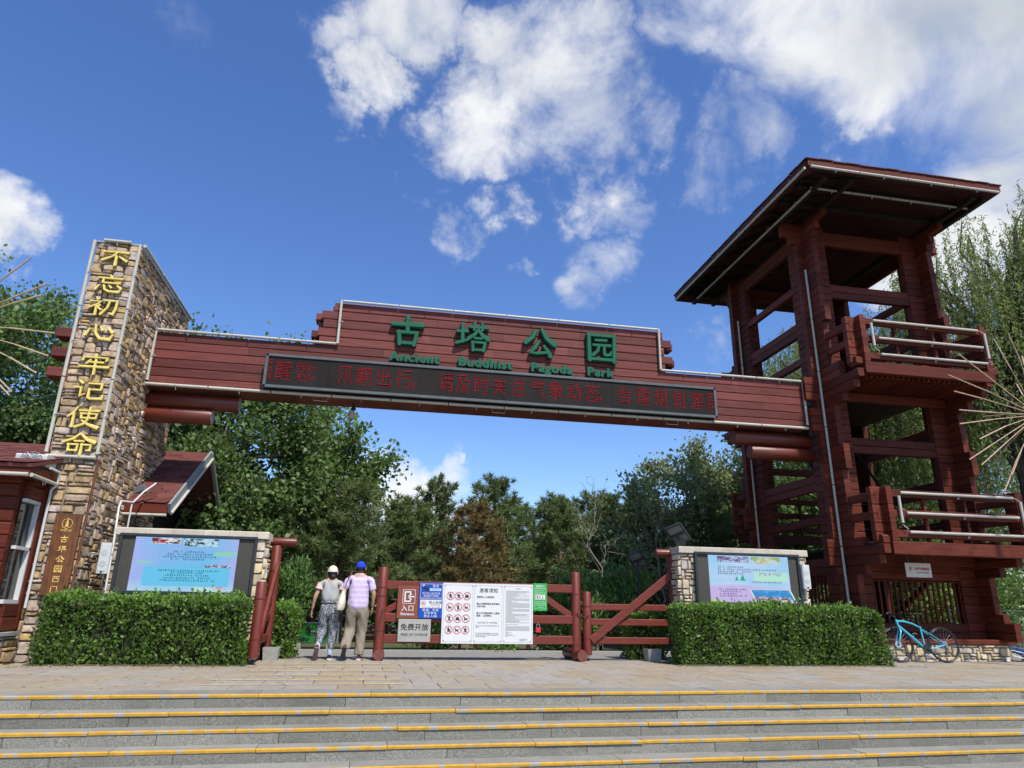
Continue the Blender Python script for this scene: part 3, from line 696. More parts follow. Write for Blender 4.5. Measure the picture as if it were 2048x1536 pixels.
# air conditioner outdoor unit on the low roof
ac = thing('air_conditioner', (-5.72, 12.3, 3.0), 'white air conditioner outdoor unit with wire fan guard on the low shingled roof', 'air conditioner')
b = MB(); b.bar((-5.82, 12.32, 3.06), (-5.36, 12.32, 3.06), .36, .20, .02); b.build('casing', M_WPAINT, ac)
b = MB()
for k in range(4): b.tube([(-5.58+(.04+.04*k)*math.cos(a), 12.125-.012*k*0, 3.09+(.025+.025*k)*math.sin(a)) for a in [2*math.pi*i/18 for i in range(19)]], .004, 4)
for k in range(12): a = math.pi*k/6; b.tube([(-5.58, 12.12, 3.09), (-5.58+.165*math.cos(a), 12.125, 3.09+.105*math.sin(a))], .004, 4)
tag(b.build('fan_guard', M_STEEL, ac), kind='stuff')
b = MB(); b.tube([(-5.31, 12.2, 2.95), (-5.26, 12.45, 2.93), (-5.27, 12.5, 2.75), (-5.35, 12.5, 2.64), (-5.36, 12.53, 2.45), (-5.36, 12.53, 1.0), (-5.36, 12.53, .8)], .022, 8); b.build('drain_hose', M_WPAINT, ac, 60)

# ------------------------------------------------------------------ gate beam with sign board
BY, BX0, BX1, BZ0, BZ1 = 14.2, -4.82, 9.71, 5.05, 6.18
beam = thing('sign_beam', (2.4, BY, BZ0), 'long dark red plank beam spanning the entrance with raised green lettering', 'gate beam')
b = MB(); b.box(BX0, BX1+.05, BY+.03, BY+.56, BZ0+.03, BZ1-.03); b.box(-1.15, 6.05, BY+.06, BY+.42, BZ1-.05, 7.17); b.build('core', M_SHADEWOOD, beam)
rs = random.Random(31)
NP = 6; ph = (BZ1-BZ0)/NP
JX = {0: (-3.05, 1.4, 5.2, 8.5), 1: (), 2: (-2.98, 2.6, 8.62), 3: (), 4: (-2.95, 4.1, 8.6), 5: (-.2, 5.0)}
for i in range(NP):
    xs = [BX0] + sorted(JX[i]) + [BX1]
    for a, c in zip(xs, xs[1:]):
        b = MB(); b.bar((a+.002, BY, BZ0+ph*(i+.5)), (c-.002, BY, BZ0+ph*(i+.5)), .07, ph-.004, .02); b.build('plank', M_WOOD, beam)
        b = MB(); b.bar((a+.002, BY+.6, BZ0+ph*(i+.5)), (c-.002, BY+.6, BZ0+ph*(i+.5)), .07, ph-.004, .02); b.build('plank', M_WOOD, beam)
SX0, SX1, SZ1 = -1.18, 6.09, 7.19
np_, ph2 = 5, (SZ1-BZ1)/5
ends = [(-.06, .05), (-.45, .30), (-.14, .06), (-.52, .36), (-.2, .10)]
J2 = {0: (1.6, 5.0), 1: (.9, 4.2), 2: (2.4,), 3: (1.95, 3.9), 4: (2.2,)}
for i in range(5):
    zc = BZ1+ph2*(4-i+.5); l, r_ = ends[i]
    l = {0: -.18, 1: -.52, 2: -.45, 3: -.58, 4: -.52}[i]; r_ = {0: .16, 1: .42, 2: .18, 3: .45, 4: .20}[i]
    xs = [SX0+l*.75] + list(J2[i]) + [SX1+r_*.75]
    for a, c in zip(xs, xs[1:]):
        b = MB(); b.bar((a+.002, BY+.01, zc), (c-.002, BY+.01, zc), .08, ph2-.006, .02); b.build('plank', M_WOOD, beam)
    b = MB(); b.bar((SX0+l, BY+.28, zc), (SX1+r_, BY+.28, zc), .3, ph2-.03, .02); b.build('plank', M_WOOD, beam)
# underside boards
for x in np.arange(BX0, BX1-.1, 1.45):
    b = MB(); b.box(x+.003, min(x+1.447, BX1), BY-.03, BY+.62, BZ0-.02, BZ0+.015); b.build('soffit_board', M_WOOD, beam)
# plank tails beyond the pillar
for i, (x, zc) in enumerate(((-6.38, 6.33), (-6.70, 6.08), (-6.42, 5.88), (-6.70, 5.66), (-6.42, 5.45), (-6.70, 5.24), (-6.42, 5.06))):
    b = MB(); b.bar((x, BY+.32, zc), (PXL+.02, BY+.32, zc), .34, .20 if i % 2 else .18, .012); b.build('plank', M_WOOD, beam)
# tubes outlining the beam
yt = BY-.075
tube_run(beam, (BX0+.06, yt, BZ1+.035), (SX0-.0, yt, BZ1+.035)); tube_run(beam, (SX0+.03, yt-.01, SZ1+.02), (SX1-.02, yt-.01, SZ1+.02)); tube_run(beam, (SX1, yt, BZ1+.03), (BX1-.03, yt, BZ1+.03))
tube_run(beam, (SX0, yt-.02, BZ1+.02), (SX0, yt-.02, SZ1+.05), 1.1); tube_run(beam, (SX1, yt-.02, BZ1+.02), (SX1, yt-.02, SZ1+.05), 1.1)
tube_run(beam, (BX0+.05, yt-.01, BZ0+.06), (BX0+.05, yt-.01, BZ1), 1.2); tube_run(beam, (BX1-.02, yt-.01, BZ0+.06), (BX1-.02, yt-.01, BZ1), 1.2)
tube_run(beam, (BX0, yt, BZ0), (BX1, yt, BZ0), 1.2, .034)
# logs under both ends
for xa, xb, zc, side in ((-4.85, -3.04, 4.83, 1), (-4.85, -3.53, 4.53, 1), (7.96, 9.95, 4.82, -1), (8.36, 9.95, 4.49, -1)):
    b = MB(); b.tube([(xa, BY+.3, zc), (xa+.04, BY+.3, zc), (xb-.04, BY+.3, zc), (xb, BY+.3, zc)], [.15, .165, .165, .15], 20, mie=1)
    b.build('log', [M_LOG, M_END if side > 0 else M_ENDRED], beam, 50)
for ch, xc in zip('古塔公园', (.27, 1.70, 3.22, 4.66)):
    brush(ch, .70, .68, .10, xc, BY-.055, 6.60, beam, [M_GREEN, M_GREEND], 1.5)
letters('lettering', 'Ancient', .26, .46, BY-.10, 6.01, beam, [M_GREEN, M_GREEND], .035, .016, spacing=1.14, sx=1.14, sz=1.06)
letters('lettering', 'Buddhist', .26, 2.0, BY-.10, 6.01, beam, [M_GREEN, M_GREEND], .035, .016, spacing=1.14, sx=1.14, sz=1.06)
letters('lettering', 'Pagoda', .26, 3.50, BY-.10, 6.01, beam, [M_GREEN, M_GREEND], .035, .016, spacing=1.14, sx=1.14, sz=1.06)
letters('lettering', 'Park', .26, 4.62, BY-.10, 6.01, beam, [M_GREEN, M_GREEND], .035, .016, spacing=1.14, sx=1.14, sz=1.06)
# LED ticker
tk = thing('led_ticker', (2.4, BY-.2, 5.1), 'long black ticker display with red dot characters on the beam', 'display')
LX0, LX1, LZ0, LZ1, LY = -2.55, 7.34, 5.11, 5.82, 14.0
b = MB(); b.box(LX0, LX1, LY, BY-.05, LZ0, LZ1); b.build('case', M_BLACK, tk)
for k in range(8):
    a = LX0+.04+(LX1-LX0-.08)*k/8; c = LX0+.04+(LX1-LX0-.08)*(k+1)/8
    b = MB(); b.box(a+.003, c-.003, LY-.02, LY, LZ0+.05, LZ1-.05); b.build('panel', M_TICK, tk)
for a, c in (((LX0, LZ1-.02), (LX1, LZ1-.02)), ((LX0, LZ0+.02), (LX1, LZ0+.02)), ((LX0+.02, LZ0), (LX0+.02, LZ1)), ((LX1-.02, LZ0), (LX1-.02, LZ1))):
    b = MB(); b.bar((a[0], LY-.02, a[1]), (c[0], LY-.02, c[1]), .06, .05, .006, (0, 1, 0)); b.build('frame_bar', mat('ticker_frame', (.11, .12, .12), .4, .15, metal=.3), tk)
M_DOT = emis('red_diode', (.95, .06, .09), .40, .036)
txt = '醒您：汛期出行，请及时关注气象动态，合理规划游园'
cx_ = (567, 607, 636, 690, 727, 767, 808, 836, 892, 926, 962, 998, 1036, 1075, 1112, 1148, 1184, 1208, 1248, 1286, 1322, 1358, 1394, 1422)
for ch, px in zip(txt, cx_):
    q = on_y(px, 715 + (px-530)*.079 + 28, LY)
    letters('character', ch, .40, q.x, LY-.0225, 5.455, tk, M_DOT, 0, 0, sx=.88 if px < 1420 else .6, sz=1.12)
lf_ = letters('character', '┇', .5, LX0+.10, LY-.0225, 5.455, tk, M_DOT, 0, 0, sx=.8)
# brackets and camera below the beam
for x in (-1.55, 2.2, 6.2):
    b = MB(); b.tube([(x, BY+.0, BZ0-.02), (x, BY+.0, BZ0-.10), (x+.28, BY+.0, BZ0-.10), (x+.28, BY, BZ0-.02)], .008, 5); b.build('bracket', M_STEEL, beam)
cm = thing('security_camera', (-.77, 14.5, 4.7), 'small pale cylindrical camera hanging on a bracket below the beam', 'camera')
b = MB(); b.tube([(-.75, 14.5, 5.04), (-.75, 14.5, 4.93), (-.72, 14.5, 4.88)], .022, 8); b.build('bracket', M_BLACK, cm)
b = MB(); b.tube([(-.72, 14.5, 4.93), (-.78, 14.48, 4.87)], .045, 8); b.build('joint', M_BLACK, cm)
b = MB(); b.tube([(-.76, 14.5, 4.88), (-.765, 14.5, 4.86), (-.77, 14.49, 4.72), (-.77, 14.49, 4.69)], [.03, .05, .062, .055], 12); b.build('housing', mat('camera_housing', (.36, .33, .27), .5, .2), cm, 50)

# ------------------------------------------------------------------ watch tower
TW = thing('watch_tower', (11.8, 15.7, 0), 'open three storey dark red timber watchtower with balconies and broad roof on a stone base', 'tower')
CH = .19; NC = 53; TZ0 = .40
PL = {}
def plank(axis, a, b_, c, zc, par, solo=True, joined=None, th=.15):
    """one stacked plank of a pier; axis x: from x=a to b_ at y=c, axis y: from y=a to b_ at x=c"""
    L = round(b_-a, 3); key = (axis, L, th)
    if not solo:
        joined.bar((a, c, zc) if axis == 'x' else (c, a, zc), (b_, c, zc) if axis == 'x' else (c, b_, zc), th, CH-.002, .016); return
    if key not in PL:
        m_ = MB(); m_.bar((0, 0, 0), (L, 0, 0) if axis == 'x' else (0, L, 0), th, CH-.002, .016); PL[key] = m_.mesh('plank', M_TWOOD)
    link_mesh('plank', PL[key], par, (a, c, zc) if axis == 'x' else (c, a, zc))
def prof_y(z):                               # how far the depth walls reach out of the tower
    t = [(10.30, .95), (10.12, .62), (9.94, .50), (8.05, .44), (7.62, .58), (6.40, .44), (6.16, .80), (5.96, 1.40), (5.77, 1.22), (5.58, .78), (4.62, .44), (4.0, .58), (2.55, .44), (2.32, .78), (2.12, 1.40), (1.93, 1.22), (1.74, .75), (.95, .44), (.72, .62), (.40, .85), (0, .95)]
    for zz, v in t:
        if z >= zz: return v
    return .44
def prof_x(z):
    for a, b_, v in ((5.75, 6.3, .50), (5.05, 5.55, .42), (2.0, 2.4, .42), (1.5, 1.8, .34), (10.15, 11, .62), (9.95, 10.15, .40)):
        if a <= z < b_: return v
    return .26
TX0, TX1, TY0, TY1 = 10.165, 13.44, 14.07, 17.5      # plank wall centre lines
jn = MB()
for k in range(NC):
    zc = TZ0 + CH*(k+.5); py, pxx = prof_y(zc), prof_x(zc)
    bmp = .26 if not (6.6 < zc < 7.1 or 3.1 < zc < 3.6) else .40
    plank('x', TX0-pxx, TX0+.55, TY0, zc, TW); plank('x', TX1-.48, TX1+pxx, TY0, zc, TW)
    plank('y', TY0-py, TY0+.62, TX0, zc, TW); plank('y', TY0-py, TY0+.62, TX1, zc, TW)
    plank('x', TX0-bmp, TX0+.55, TY1, zc, TW); plank('x', TX1-.48, TX1+.26, TY1, zc, TW, False, jn)
    plank('y', TY1-.55, TY1+py, TX0, zc, TW, False, jn); plank('y', TY1-.55, TY1+py, TX1, zc, TW, False, jn)
tag(jn.build('rear_planks', M_TWOOD, TW), kind='stuff')
def tb(name, p0, p1, w, h, mt=None, ch=.012):
    b = MB(); b.bar(p0, p1, w, h, ch); return b.build(name, mt or M_TWOOD, TW)
def rails(zs, faces='flrb', h=.185):
    for z in zs:
        if 'f' in faces: tb('rail', (TX0+.5, TY0, z), (TX1-.4, TY0, z), .12, h)
        if 'l' in faces: tb('rail', (TX0, TY0+.6, z), (TX0, TY1-.5, z), .12, h)
        if 'r' in faces: tb('rail', (TX1, TY0+.6, z), (TX1, TY1-.5, z), .12, h)
        if 'b' in faces: tb('rail', (TX0+.5, TY1, z), (TX1-.4, TY1, z), .12, h)
rails((8.56, 8.75, 4.59, 4.78), 'f'); rails((8.90, 7.70, 7.89, 6.95, 3.78, 3.97, 3.0, 1.85, 2.04), 'l'); rails((8.9, 7.89, 7.70, 6.95, 5.1, 5.29, 3.97, 3.78, 3.0, 1.9), 'r'); rails((4.7, 1.8, 2.0), 'b')
rails((10.25, 10.06), 'flrb')
# closed lower walls with vertical bar grilles
for z in (.47, .66): rails((z,), 'flrb')
rails((1.73, 1.92), 'f')
for i in range(17):
    x = TX0+.62+i*(TX1-TX0-1.1)/16
    tb('grille_bar', (x, TY0, .74), (x, TY0, 1.66), .045, .045, ch=.006)
for i in range(16):
    y = TY0+.68+i*(TY1-TY0-1.3)/15
    tb('grille_bar', (TX0, y, .74), (TX0, y, 1.78), .045, .045, ch=.006)
rails((.75+.9+.0,), 'f', .06)
# floors with their joists
for z in (6.0, 2.25):
    b = MB(); b.box(TX0-.02, TX1+.02, TY0-1.28, TY1+1.2, z+.05, z+.10); b.build('floor', M_SHADEWOOD, TW)
    for i in range(24):
        x = TX0+.12+i*(TX1-TX0-.24)/23
        tb('joist', (x, TY0-1.25, z-.0), (x, TY0-.1, z-.0), .06, .09, M_TWOOD, .006)
    tb('floor_beam', (TX0+.1, TY0-.12, z-.16), (TX1-.1, TY0-.12, z-.16), .12, .22)
# front and rear balconies
def balcony(z0, yo, sgn):
    """z0: underside of floor beam; yo: outer rail plane"""
    xl, xr = 10.375, 13.53
    tb('balcony_beam', (xl-.08, yo, z0+.13), (xr+.08, yo, z0+.13), .14, .26)
    for xq, s_ in ((xl, -1), (xr, 1)):
        for k in range(6):
            zc = z0+.26+CH*(k+.5)
            a, c = (xq-.30, xq-.02) if s_ < 0 else (xq+.02, xq+.30)
            b = MB(); b.bar((a, yo+sgn*.17, zc), (c, yo+sgn*.17, zc), .13, CH-.003, .016); b.build('balcony_post_plank', M_TWOOD, TW)
            b = MB(); b.bar((xq, yo-sgn*.07, zc), (xq, yo+sgn*.26, zc), .13, CH-.003, .016); b.build('balcony_post_plank', M_TWOOD, TW)
        b = MB(); b.bar((xq-.24 if s_ < 0 else xq+.02, yo+sgn*.12, z0+.30), (xq-.02 if s_ < 0 else xq+.26, yo+sgn*.12, z0+.30), .24, .2, .04); b.build('corbel', M_TWOOD, TW)
        for zz in (1.22, .82):
            tb('side_rail', (xq-.16*(-s_ if False else 1) if s_ < 0 else xq+.1, yo+sgn*.1, z0+zz), ((TX0 if s_ < 0 else TX1), (TY0-.40 if sgn > 0 else TY1+.4), z0+zz), .10, .17)
    for zz in (1.25, .83, .42):
        tb('balcony_rail', (xl, yo, z0+zz), (xr, yo, z0+zz), .10, .155)
    for xq in (xl+.9, xl+1.9):
        tb('baluster', (xq, yo+sgn*.08, z0+.26), (xq, yo+sgn*.08, z0+1.2), .09, .07)
balcony(6.00, 12.72, 1); balcony(2.09, 12.72, 1); balcony(6.60, 18.85, -1); balcony(2.85, 18.85, -1)
for z0 in (6.0, 2.09):
    xl, xr = 10.62, 13.38; y = 12.72-.085
    tube_run(TW, (xl, y, z0+1.26), (xr, y, z0+1.26), 3.2); tube_run(TW, (xl+.08, y, z0+.84), (xr+.06, y, z0+.84), 3.2); tube_run(TW, (xl+.08, y, z0+.45), (xr+.1, y, z0+.45), 3.2)
    tube_run(TW, (xl-.06, y-.02, z0+.62), (xl-.06, y-.02, z0+1.2), 2); tube_run(TW, (xr+.14, y-.02, z0+.56), (xr+.14, y-.02, z0+1.2), 2)
    for a, c in (((xl-.06, z0+.6), (xl+.03, z0+.47)), ((xr+.02, z0+1.26), (xr+.14, z0+1.16)), ((xr+.14, z0+.52), (xr+.15, z0+.43))):
        b = MB(); b.tube([(a[0], y-.01, a[1]), ((a[0]+c[0])/2+.06, y-.03, (a[1]+c[1])/2-.03), (c[0], y-.01, c[1])], .008, 5); b.build('cable', M_WPAINT, TW, 60)
# tubes up the two left corners
tube_run(TW, (TX0-.12, TY0-.115, .98), (TX0-.12, TY0-.115, 9.15), 1.35); tube_run(TW, (TX0-.12, TY1-.115, 2.2), (TX0-.12, TY1-.115, 9.2), 1.35)
# inside: stair flight and braces
for x in (11.1, 11.9):
    tb('stair_stringer', (x, 14.6, 2.35), (x, 17.0, 6.0), .07, .24, M_SHADEWOOD)
for i in range(11):
    t = (i+.5)/11; tb('stair_tread', (11.1, 14.6+2.4*t, 2.35+3.65*t), (11.9, 14.6+2.4*t, 2.35+3.65*t), .26, .04, M_SHADEWOOD)
tb('handrail', (12.0, 14.5, 3.3), (12.0, 17.0, 7.0), .05, .06, M_SHADEWOOD)
for x in (10.3, 13.3): tb('brace', (x, TY1-.2, .5), (x, TY0+.8, 2.0), .1, .12)
# roof: four hipped slopes, fascia, purlins
EX0, EX1, EY0, EY1, EZ, RZ = 8.98, 14.0, 11.9, 19.2, 10.66, 12.15
rx = (EX0+EX1)/2; ra, rb = EY0+2.3, EY1-2.3
top = [(EX0, EY0, EZ), (EX1, EY0, EZ), (EX1, EY1, EZ), (EX0, EY1, EZ), (rx, ra, RZ), (rx, rb, RZ)]
b = MB(); b.add(top + [(x, y, z-.10) for x, y, z in top], [(0, 1, 4), (1, 2, 5, 4), (2, 3, 5), (3, 0, 4, 5), (6, 10, 7), (7, 10, 11, 8), (8, 11, 9), (9, 11, 10, 6), (0, 6, 7, 1), (1, 7, 8, 2), (2, 8, 9, 3), (3, 9, 6, 0)])
roof = b.build('roof', mat('tower_shingle', (.07, .022, .02), .9, .3, (30, 30, 30), .4), TW)
for p0, p1 in (((EX0-.03, EY0-.03, EZ+.02), (EX1+.03, EY0-.03, EZ+.02)), ((EX0-.03, EY1+.03, EZ+.02), (EX1+.03, EY1+.03, EZ+.02))):
    b = MB(); b.bar(p0, p1, .06, .17, .01); b.build('fascia', M_TWOOD, roof)
for p0, p1 in (((EX0-.03, EY0, EZ+.02), (EX0-.03, EY1, EZ+.02)), ((EX1+.03, EY0, EZ+.02), (EX1+.03, EY1, EZ+.02))):
    b = MB(); b.bar(p0, p1, .06, .17, .01); b.build('fascia', M_TWOOD, roof)
# wavy shingle butts along the eave
for a, c, ax in (((EX0-.08, EY0-.09), (EX1+.08, EY0-.09), 0), ((EX0-.09, EY0-.05), (EX0-.09, EY1+.05), 1)):
    L = (c[ax]-a[ax]); k = int(L/.33); rs = random.Random(8)
    for i in range(k):
        b = MB(); t0 = a[ax]+L*i/k; t1 = a[ax]+L*(i+1)/k-.01; zz = EZ+.108+rs.uniform(-.008, .012)
        if ax == 0: b.box(t0, t1, a[1], a[1]+.25, zz, zz+.02)
        else: b.box(a[0], a[0]+.25, t0, t1, zz, zz+.02)
        b.build('shingle', M_SHING, roof)
soff = [(EX0+.02, EY0+.02), (EX1-.02, EY0+.02), (EX1-.02, EY1-.02), (EX0+.02, EY1-.02)]
for yy in (12.62, 13.35, 18.0, 18.7):
    tb('purlin', (EX0+.15, yy, 10.62), (EX1-.15, yy, 10.62), .12, .16, M_SHADEWOOD)
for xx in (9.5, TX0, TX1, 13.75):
    tb('purlin', (xx, EY0+.15, 10.50), (xx, EY1-.15, 10.50), .12, .14, M_SHADEWOOD)
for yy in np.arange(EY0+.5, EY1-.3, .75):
    tb('rafter', (EX0+.1, float(yy), 10.60), (rx, float(yy), 11.7 if ra < yy < rb else 11.0), .06, .1, M_SHADEWOOD)
tube_run(TW, (EX0+.0, EY0-.08, EZ-.10), (EX1-.05, EY0-.08, EZ-.10)); tube_run(TW, (EX0-.08, EY0, EZ-.10), (EX0-.08, EY1-.1, EZ-.10), out=(-1, 0, 0))
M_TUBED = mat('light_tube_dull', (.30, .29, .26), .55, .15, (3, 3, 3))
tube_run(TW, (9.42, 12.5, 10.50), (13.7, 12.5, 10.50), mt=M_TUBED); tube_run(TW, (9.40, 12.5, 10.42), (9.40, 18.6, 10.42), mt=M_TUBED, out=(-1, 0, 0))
# stone base
b = MB(); b.box(9.85, 13.62, 13.66, 18.0, -.05, .34); b.build('base_core', M_MORTAR, TW)
stone_face(TW, (9.82, 13.66, -.01), 0, 3.72, .345, 41, M_BEIGE, M_BEIGE, cw=.085, chh=.058, wmin=2, wmax=4)
stone_face(TW, (9.85, 17.9, -.01), R(-90), 4.24, .345, 42, M_BEIGE, M_STONEJ, limit=0, cw=.085)
tb('sill', (9.85, 13.70, .39), (13.72, 13.70, .39), .22, .10); tb('sill', (9.92, 13.75, .39), (9.92, 18.0, .39), .2, .10)
pk = thing('parking_sign', (11.56, 13.58, 1.7), 'small white bicycle parking sign with red lettering hung under the lower balcony', 'sign')
b = MB(); b.box(11.25, 11.88, 13.57, 13.585, 1.70, 2.0); b.build('panel', M_WHITE, pk)
letters('lettering', 'P', .15, 11.37, 13.566, 1.86, pk, M_RED, .001, .002)
letters('lettering', '自行车停放处', .062, 11.65, 13.566, 1.875, pk, M_RED, .001, .001)
letters('lettering', 'Bicycle Parking', .048, 11.66, 13.566, 1.80, pk, M_RED, .001)
for x in (11.35, 11.78):
    b = MB(); b.tube([(x, 13.58, 2.0), (x, 13.6, 2.2)], .004, 5); b.build('wire', M_STEEL, pk)

# ------------------------------------------------------------------ display walls
def screen_mat(name, kind):
    mt = bpy.data.materials.new(name); mt.use_nodes = True; t = NT(mt.node_tree); t.n.clear()
    out = t.add('ShaderNodeOutputMaterial'); e = t.add('ShaderNodeEmission'); t.link(e.outputs[0], out.inputs[0])
    tc = t.add('ShaderNodeTexCoord'); s = t.add('ShaderNodeSeparateXYZ'); t.link(tc.outputs['Generated'], s.inputs[0])
    x, z = s.outputs['X'], s.outputs['Z']
    n = t.noise(tc.outputs['Generated'], 1.6, 2)
    if kind == 'left':
        col = t.mix(t.maprange(n, .38, .62), (.14, .58, .90), (.30, .50, .92))
        col = t.mix(t.maprange(t.math('ABSOLUTE', t.math('SUBTRACT', x, .5)), .2, .5), col, (.42, .50, .93))
        col = t.mix(t.maprange(z, .25, 0, 0, .7), col, (.55, .80, .86))
    else:
        col = t.mix(t.maprange(n, .38, .62), (.38, .66, .95), (.55, .72, .98))
        wv = t.math('ADD', z, t.math('MULTIPLY', t.math('SINE', t.math('MULTIPLY', x, 4.5)), -.03))
        col = t.mix(t.maprange(wv, .36, .33), col, (.62, .50, .86))
        col = t.mix(t.maprange(t.math('ADD', z, t.math('MULTIPLY', x, .25)), .09, .07), col, (.50, .70, .12))
    # faint dark module seams of the LED wall
    row = t.math('LESS_THAN', t.math('FRACT', t.math('MULTIPLY', z, 26)), .14)
    seam = t.math('LESS_THAN', t.math('FRACT', t.math('MULTIPLY', x, 4.0)), .008)
    col = t.mix(t.math('MULTIPLY', t.math('MAXIMUM', row, seam), .45), col, (.08, .2, .3))
    t.link(col, e.inputs[0]); e.inputs[1].default_value = .78
    return mt
def pic_mat(name, a, b_, sc_, c=None):
    mt = bpy.data.materials.new(name); mt.use_nodes = True; t = NT(mt.node_tree); t.n.clear()
    out = t.add('ShaderNodeOutputMaterial'); e = t.add('ShaderNodeEmission'); t.link(e.outputs[0], out.inputs[0])
    tc = t.add('ShaderNodeTexCoord'); mp = t.add('ShaderNodeMapping'); mp.inputs['Scale'].default_value = (1, 1, 2.4); t.link(tc.outputs['Object'], mp.inputs[0])
    n = t.noise(mp.outputs[0], sc_, 3, .6)
    col = t.mix(t.maprange(n, .46, .54), a, b_)
    if c: col = t.mix(t.maprange(t.noise(mp.outputs[0], sc_*.5, 2), .55, .6), col, c)
    t.link(col, e.inputs[0]); e.inputs[1].default_value = .72
    return mt
E_TXT = emis('screen_text', (.04, .14, .25), .5); E_TXTG = emis('screen_text_green', (.01, .20, .20), .5)
def textrows(b, rows, y, rs):
    """rows: (x0, x1, z, h) blocks of unreadable small print"""
    for x0, x1, z, h in rows:
        x = x0
        while x < x1:
            w = h*rs.uniform(.7, 1.1)
            if rs.random() < .88:
                for q in range(rs.randint(2, 3)):
                    zz = z-h/2+h*(q+.2)/3; b.box(x+rs.uniform(0, .2)*w, x+w*rs.uniform(.75, 1), y-.001, y, zz, zz+h*.17)
                if rs.random() < .7: xx = x+w*rs.uniform(.2, .7); b.box(xx, xx+h*.16, y-.0012, y, z-h/2, z+h/2)
            x += w*1.28
def display(kind, X0, X1, label, lab2):
    Y = 13.05; zt, zb = 2.04, 1.05
    wl = thing('stone_wall', ((X0+X1)/2, 13.3, 0), lab2, 'wall')
    wx0, wx1 = (X0-.05, X1+.13) if kind == 'left' else (X0-.26, X1+.17)
    b = MB(); b.box(wx0, wx1, 13.10, 13.46, -.05, 2.0); b.build('core', M_MORTAR, wl)
    sd = 50 if kind == 'left' else 60
    kw = dict(cw=.075, chh=.06, wmin=2, wmax=4, hmin=1, hmax=3)
    if kind == 'left': stone_face(wl, (wx1-.2, 13.10, 0), 0, .2, 2.0, sd, M_BEIGE, M_BEIGE, cw=.1, chh=.065, wmin=1, wmax=2)
    else:
        stone_face(wl, (wx0, 13.10, 0), 0, .34, 2.0, sd, M_BEIGE, M_BEIGE, **kw); stone_face(wl, (wx1-.22, 13.10, 0), 0, .22, 2.0, sd+1, M_BEIGE, M_BEIGE, cw=.1, wmin=1, wmax=2)
    stone_face(wl, (wx1, 13.08, 0), R(90), .38, 2.0, sd+2, M_BEIGE, M_BEIGE, **kw); stone_face(wl, (wx0, 13.46, 0), R(-90), .38, 2.0, sd+3, M_BEIGE, M_BEIGE, **kw)
    x = wx0-.05; rs = random.Random(sd)
    while x < wx1+.04:
        L = min(rs.uniform(.35, .62), wx1+.05-x)
        if wx1+.05-x-L < .15: L = wx1+.05-x
        b = MB(); b.bar((x+.002, 13.26, 2.07), (x+L-.002, 13.26, 2.07), .50, .13, .012); b.build('capstone', M_CAP, wl); x += L
    dp = thing('display_screen', ((X0+X1)/2, Y, zb), label, 'screen', )
    b = MB(); b.box(X0+.04, X1-.04, Y-.04, Y+.05, zb+.04, zt-.04); b.build('panel', M_LEDOFF, dp)
    for a, c in (((X0, zt-.025), (X1, zt-.025)), ((X0, zb+.025), (X1, zb+.025))):
        b = MB(); b.bar((a[0], Y-.02, a[1]), (c[0], Y-.02, c[1]), .05, .12, .008, (0, 1, 0)); b.build('frame_bar', M_FRAME, dp)
    for xq in (X0+.025, X1-.025):
        b = MB(); b.bar((xq, Y-.02, zb+.05), (xq, Y-.02, zt-.05), .05, .12, .008, (0, 1, 0)); b.build('frame_bar', M_FRAME, dp)
    ax0, ax1 = (X0+.25, X1-.31) if kind == 'left' else (X0+.29, X1-.24); y = Y-.043; az0, az1 = zb+.03, zt-.055
    b = MB(); b.box(ax0, ax1, y, y+.003, az0, az1); b.build('lit_picture', screen_mat('screen_'+kind, kind), dp)
    W, Hh = ax1-ax0, az1-az0; fx = lambda u: ax0+W*u; fz = lambda v: az0+Hh*v
    def rect(nm, u0, u1, v0, v1, mt, sh=0.0, d=.001):
        q = MB(); yy = y-d; q.add([(fx(u0)+sh, yy, fz(v0)), (fx(u1)+sh, yy, fz(v0)), (fx(u1), yy, fz(v1)), (fx(u0), yy, fz(v1))], [(0, 1, 2, 3)]); return q.build(nm, mt, dp)
    rs = random.Random(3); tx = MB(); tg = MB()
    if kind == 'left':
        rect('photo', .155, .435, .885, .99, pic_mat('pic_a', (.45, .05, .08), (.8, .85, .9), 9, (.05, .06, .06)))
        rect('photo', .46, .80, .85, .99, pic_mat('pic_b', (.03, .05, .06), (.55, .78, .95), 10))
        rect('caption_box', .12, .95, .12, .46, emis('pale_cyan', (.16, .60, .90), .75))
        rect('leaf_spot', .78, .99, .68, .76, emis('mint', (.30, .68, .55), .75)); rect('leaf_spot', .05, .18, .52, .56, MATS['mint']); rect('leaf_spot', .62, .9, .02, .1, emis('pale_mint', (.52, .80, .75), .75))
        rect('brush_stroke', .70, .95, .465, .515, pic_mat('pic_c', (.5, .7, .9), (.22, .13, .22), 18))
        rect('flower', .83, .90, .07, .115, emis('pink', (.75, .25, .55), .75))
        for (u0, u1, v) in ((.38, .68, .745), (.32, .74, .70), (.28, .78, .655), (.36, .68, .61)): textrows(tx, [(fx(u0), fx(u1), fz(v), .034)], y-.002, rs)
        for (u0, u1, v) in ((.26, .83, .40), (.38, .71, .36), (.33, .75, .315), (.32, .76, .265), (.29, .80, .22)): textrows(tg, [(fx(u0), fx(u1), fz(v), .032)], y-.003, rs)
    else:
        rect('photo', .11, .50, .86, .985, pic_mat('pic_d', (.16, .14, .30), (.50, .58, .85), 9, (.18, .13, .2))); rect('photo', .53, .90, .84, .985, pic_mat('pic_e', (.62, .52, .10), (.55, .75, .85), 8, (.35, .5, .2)))
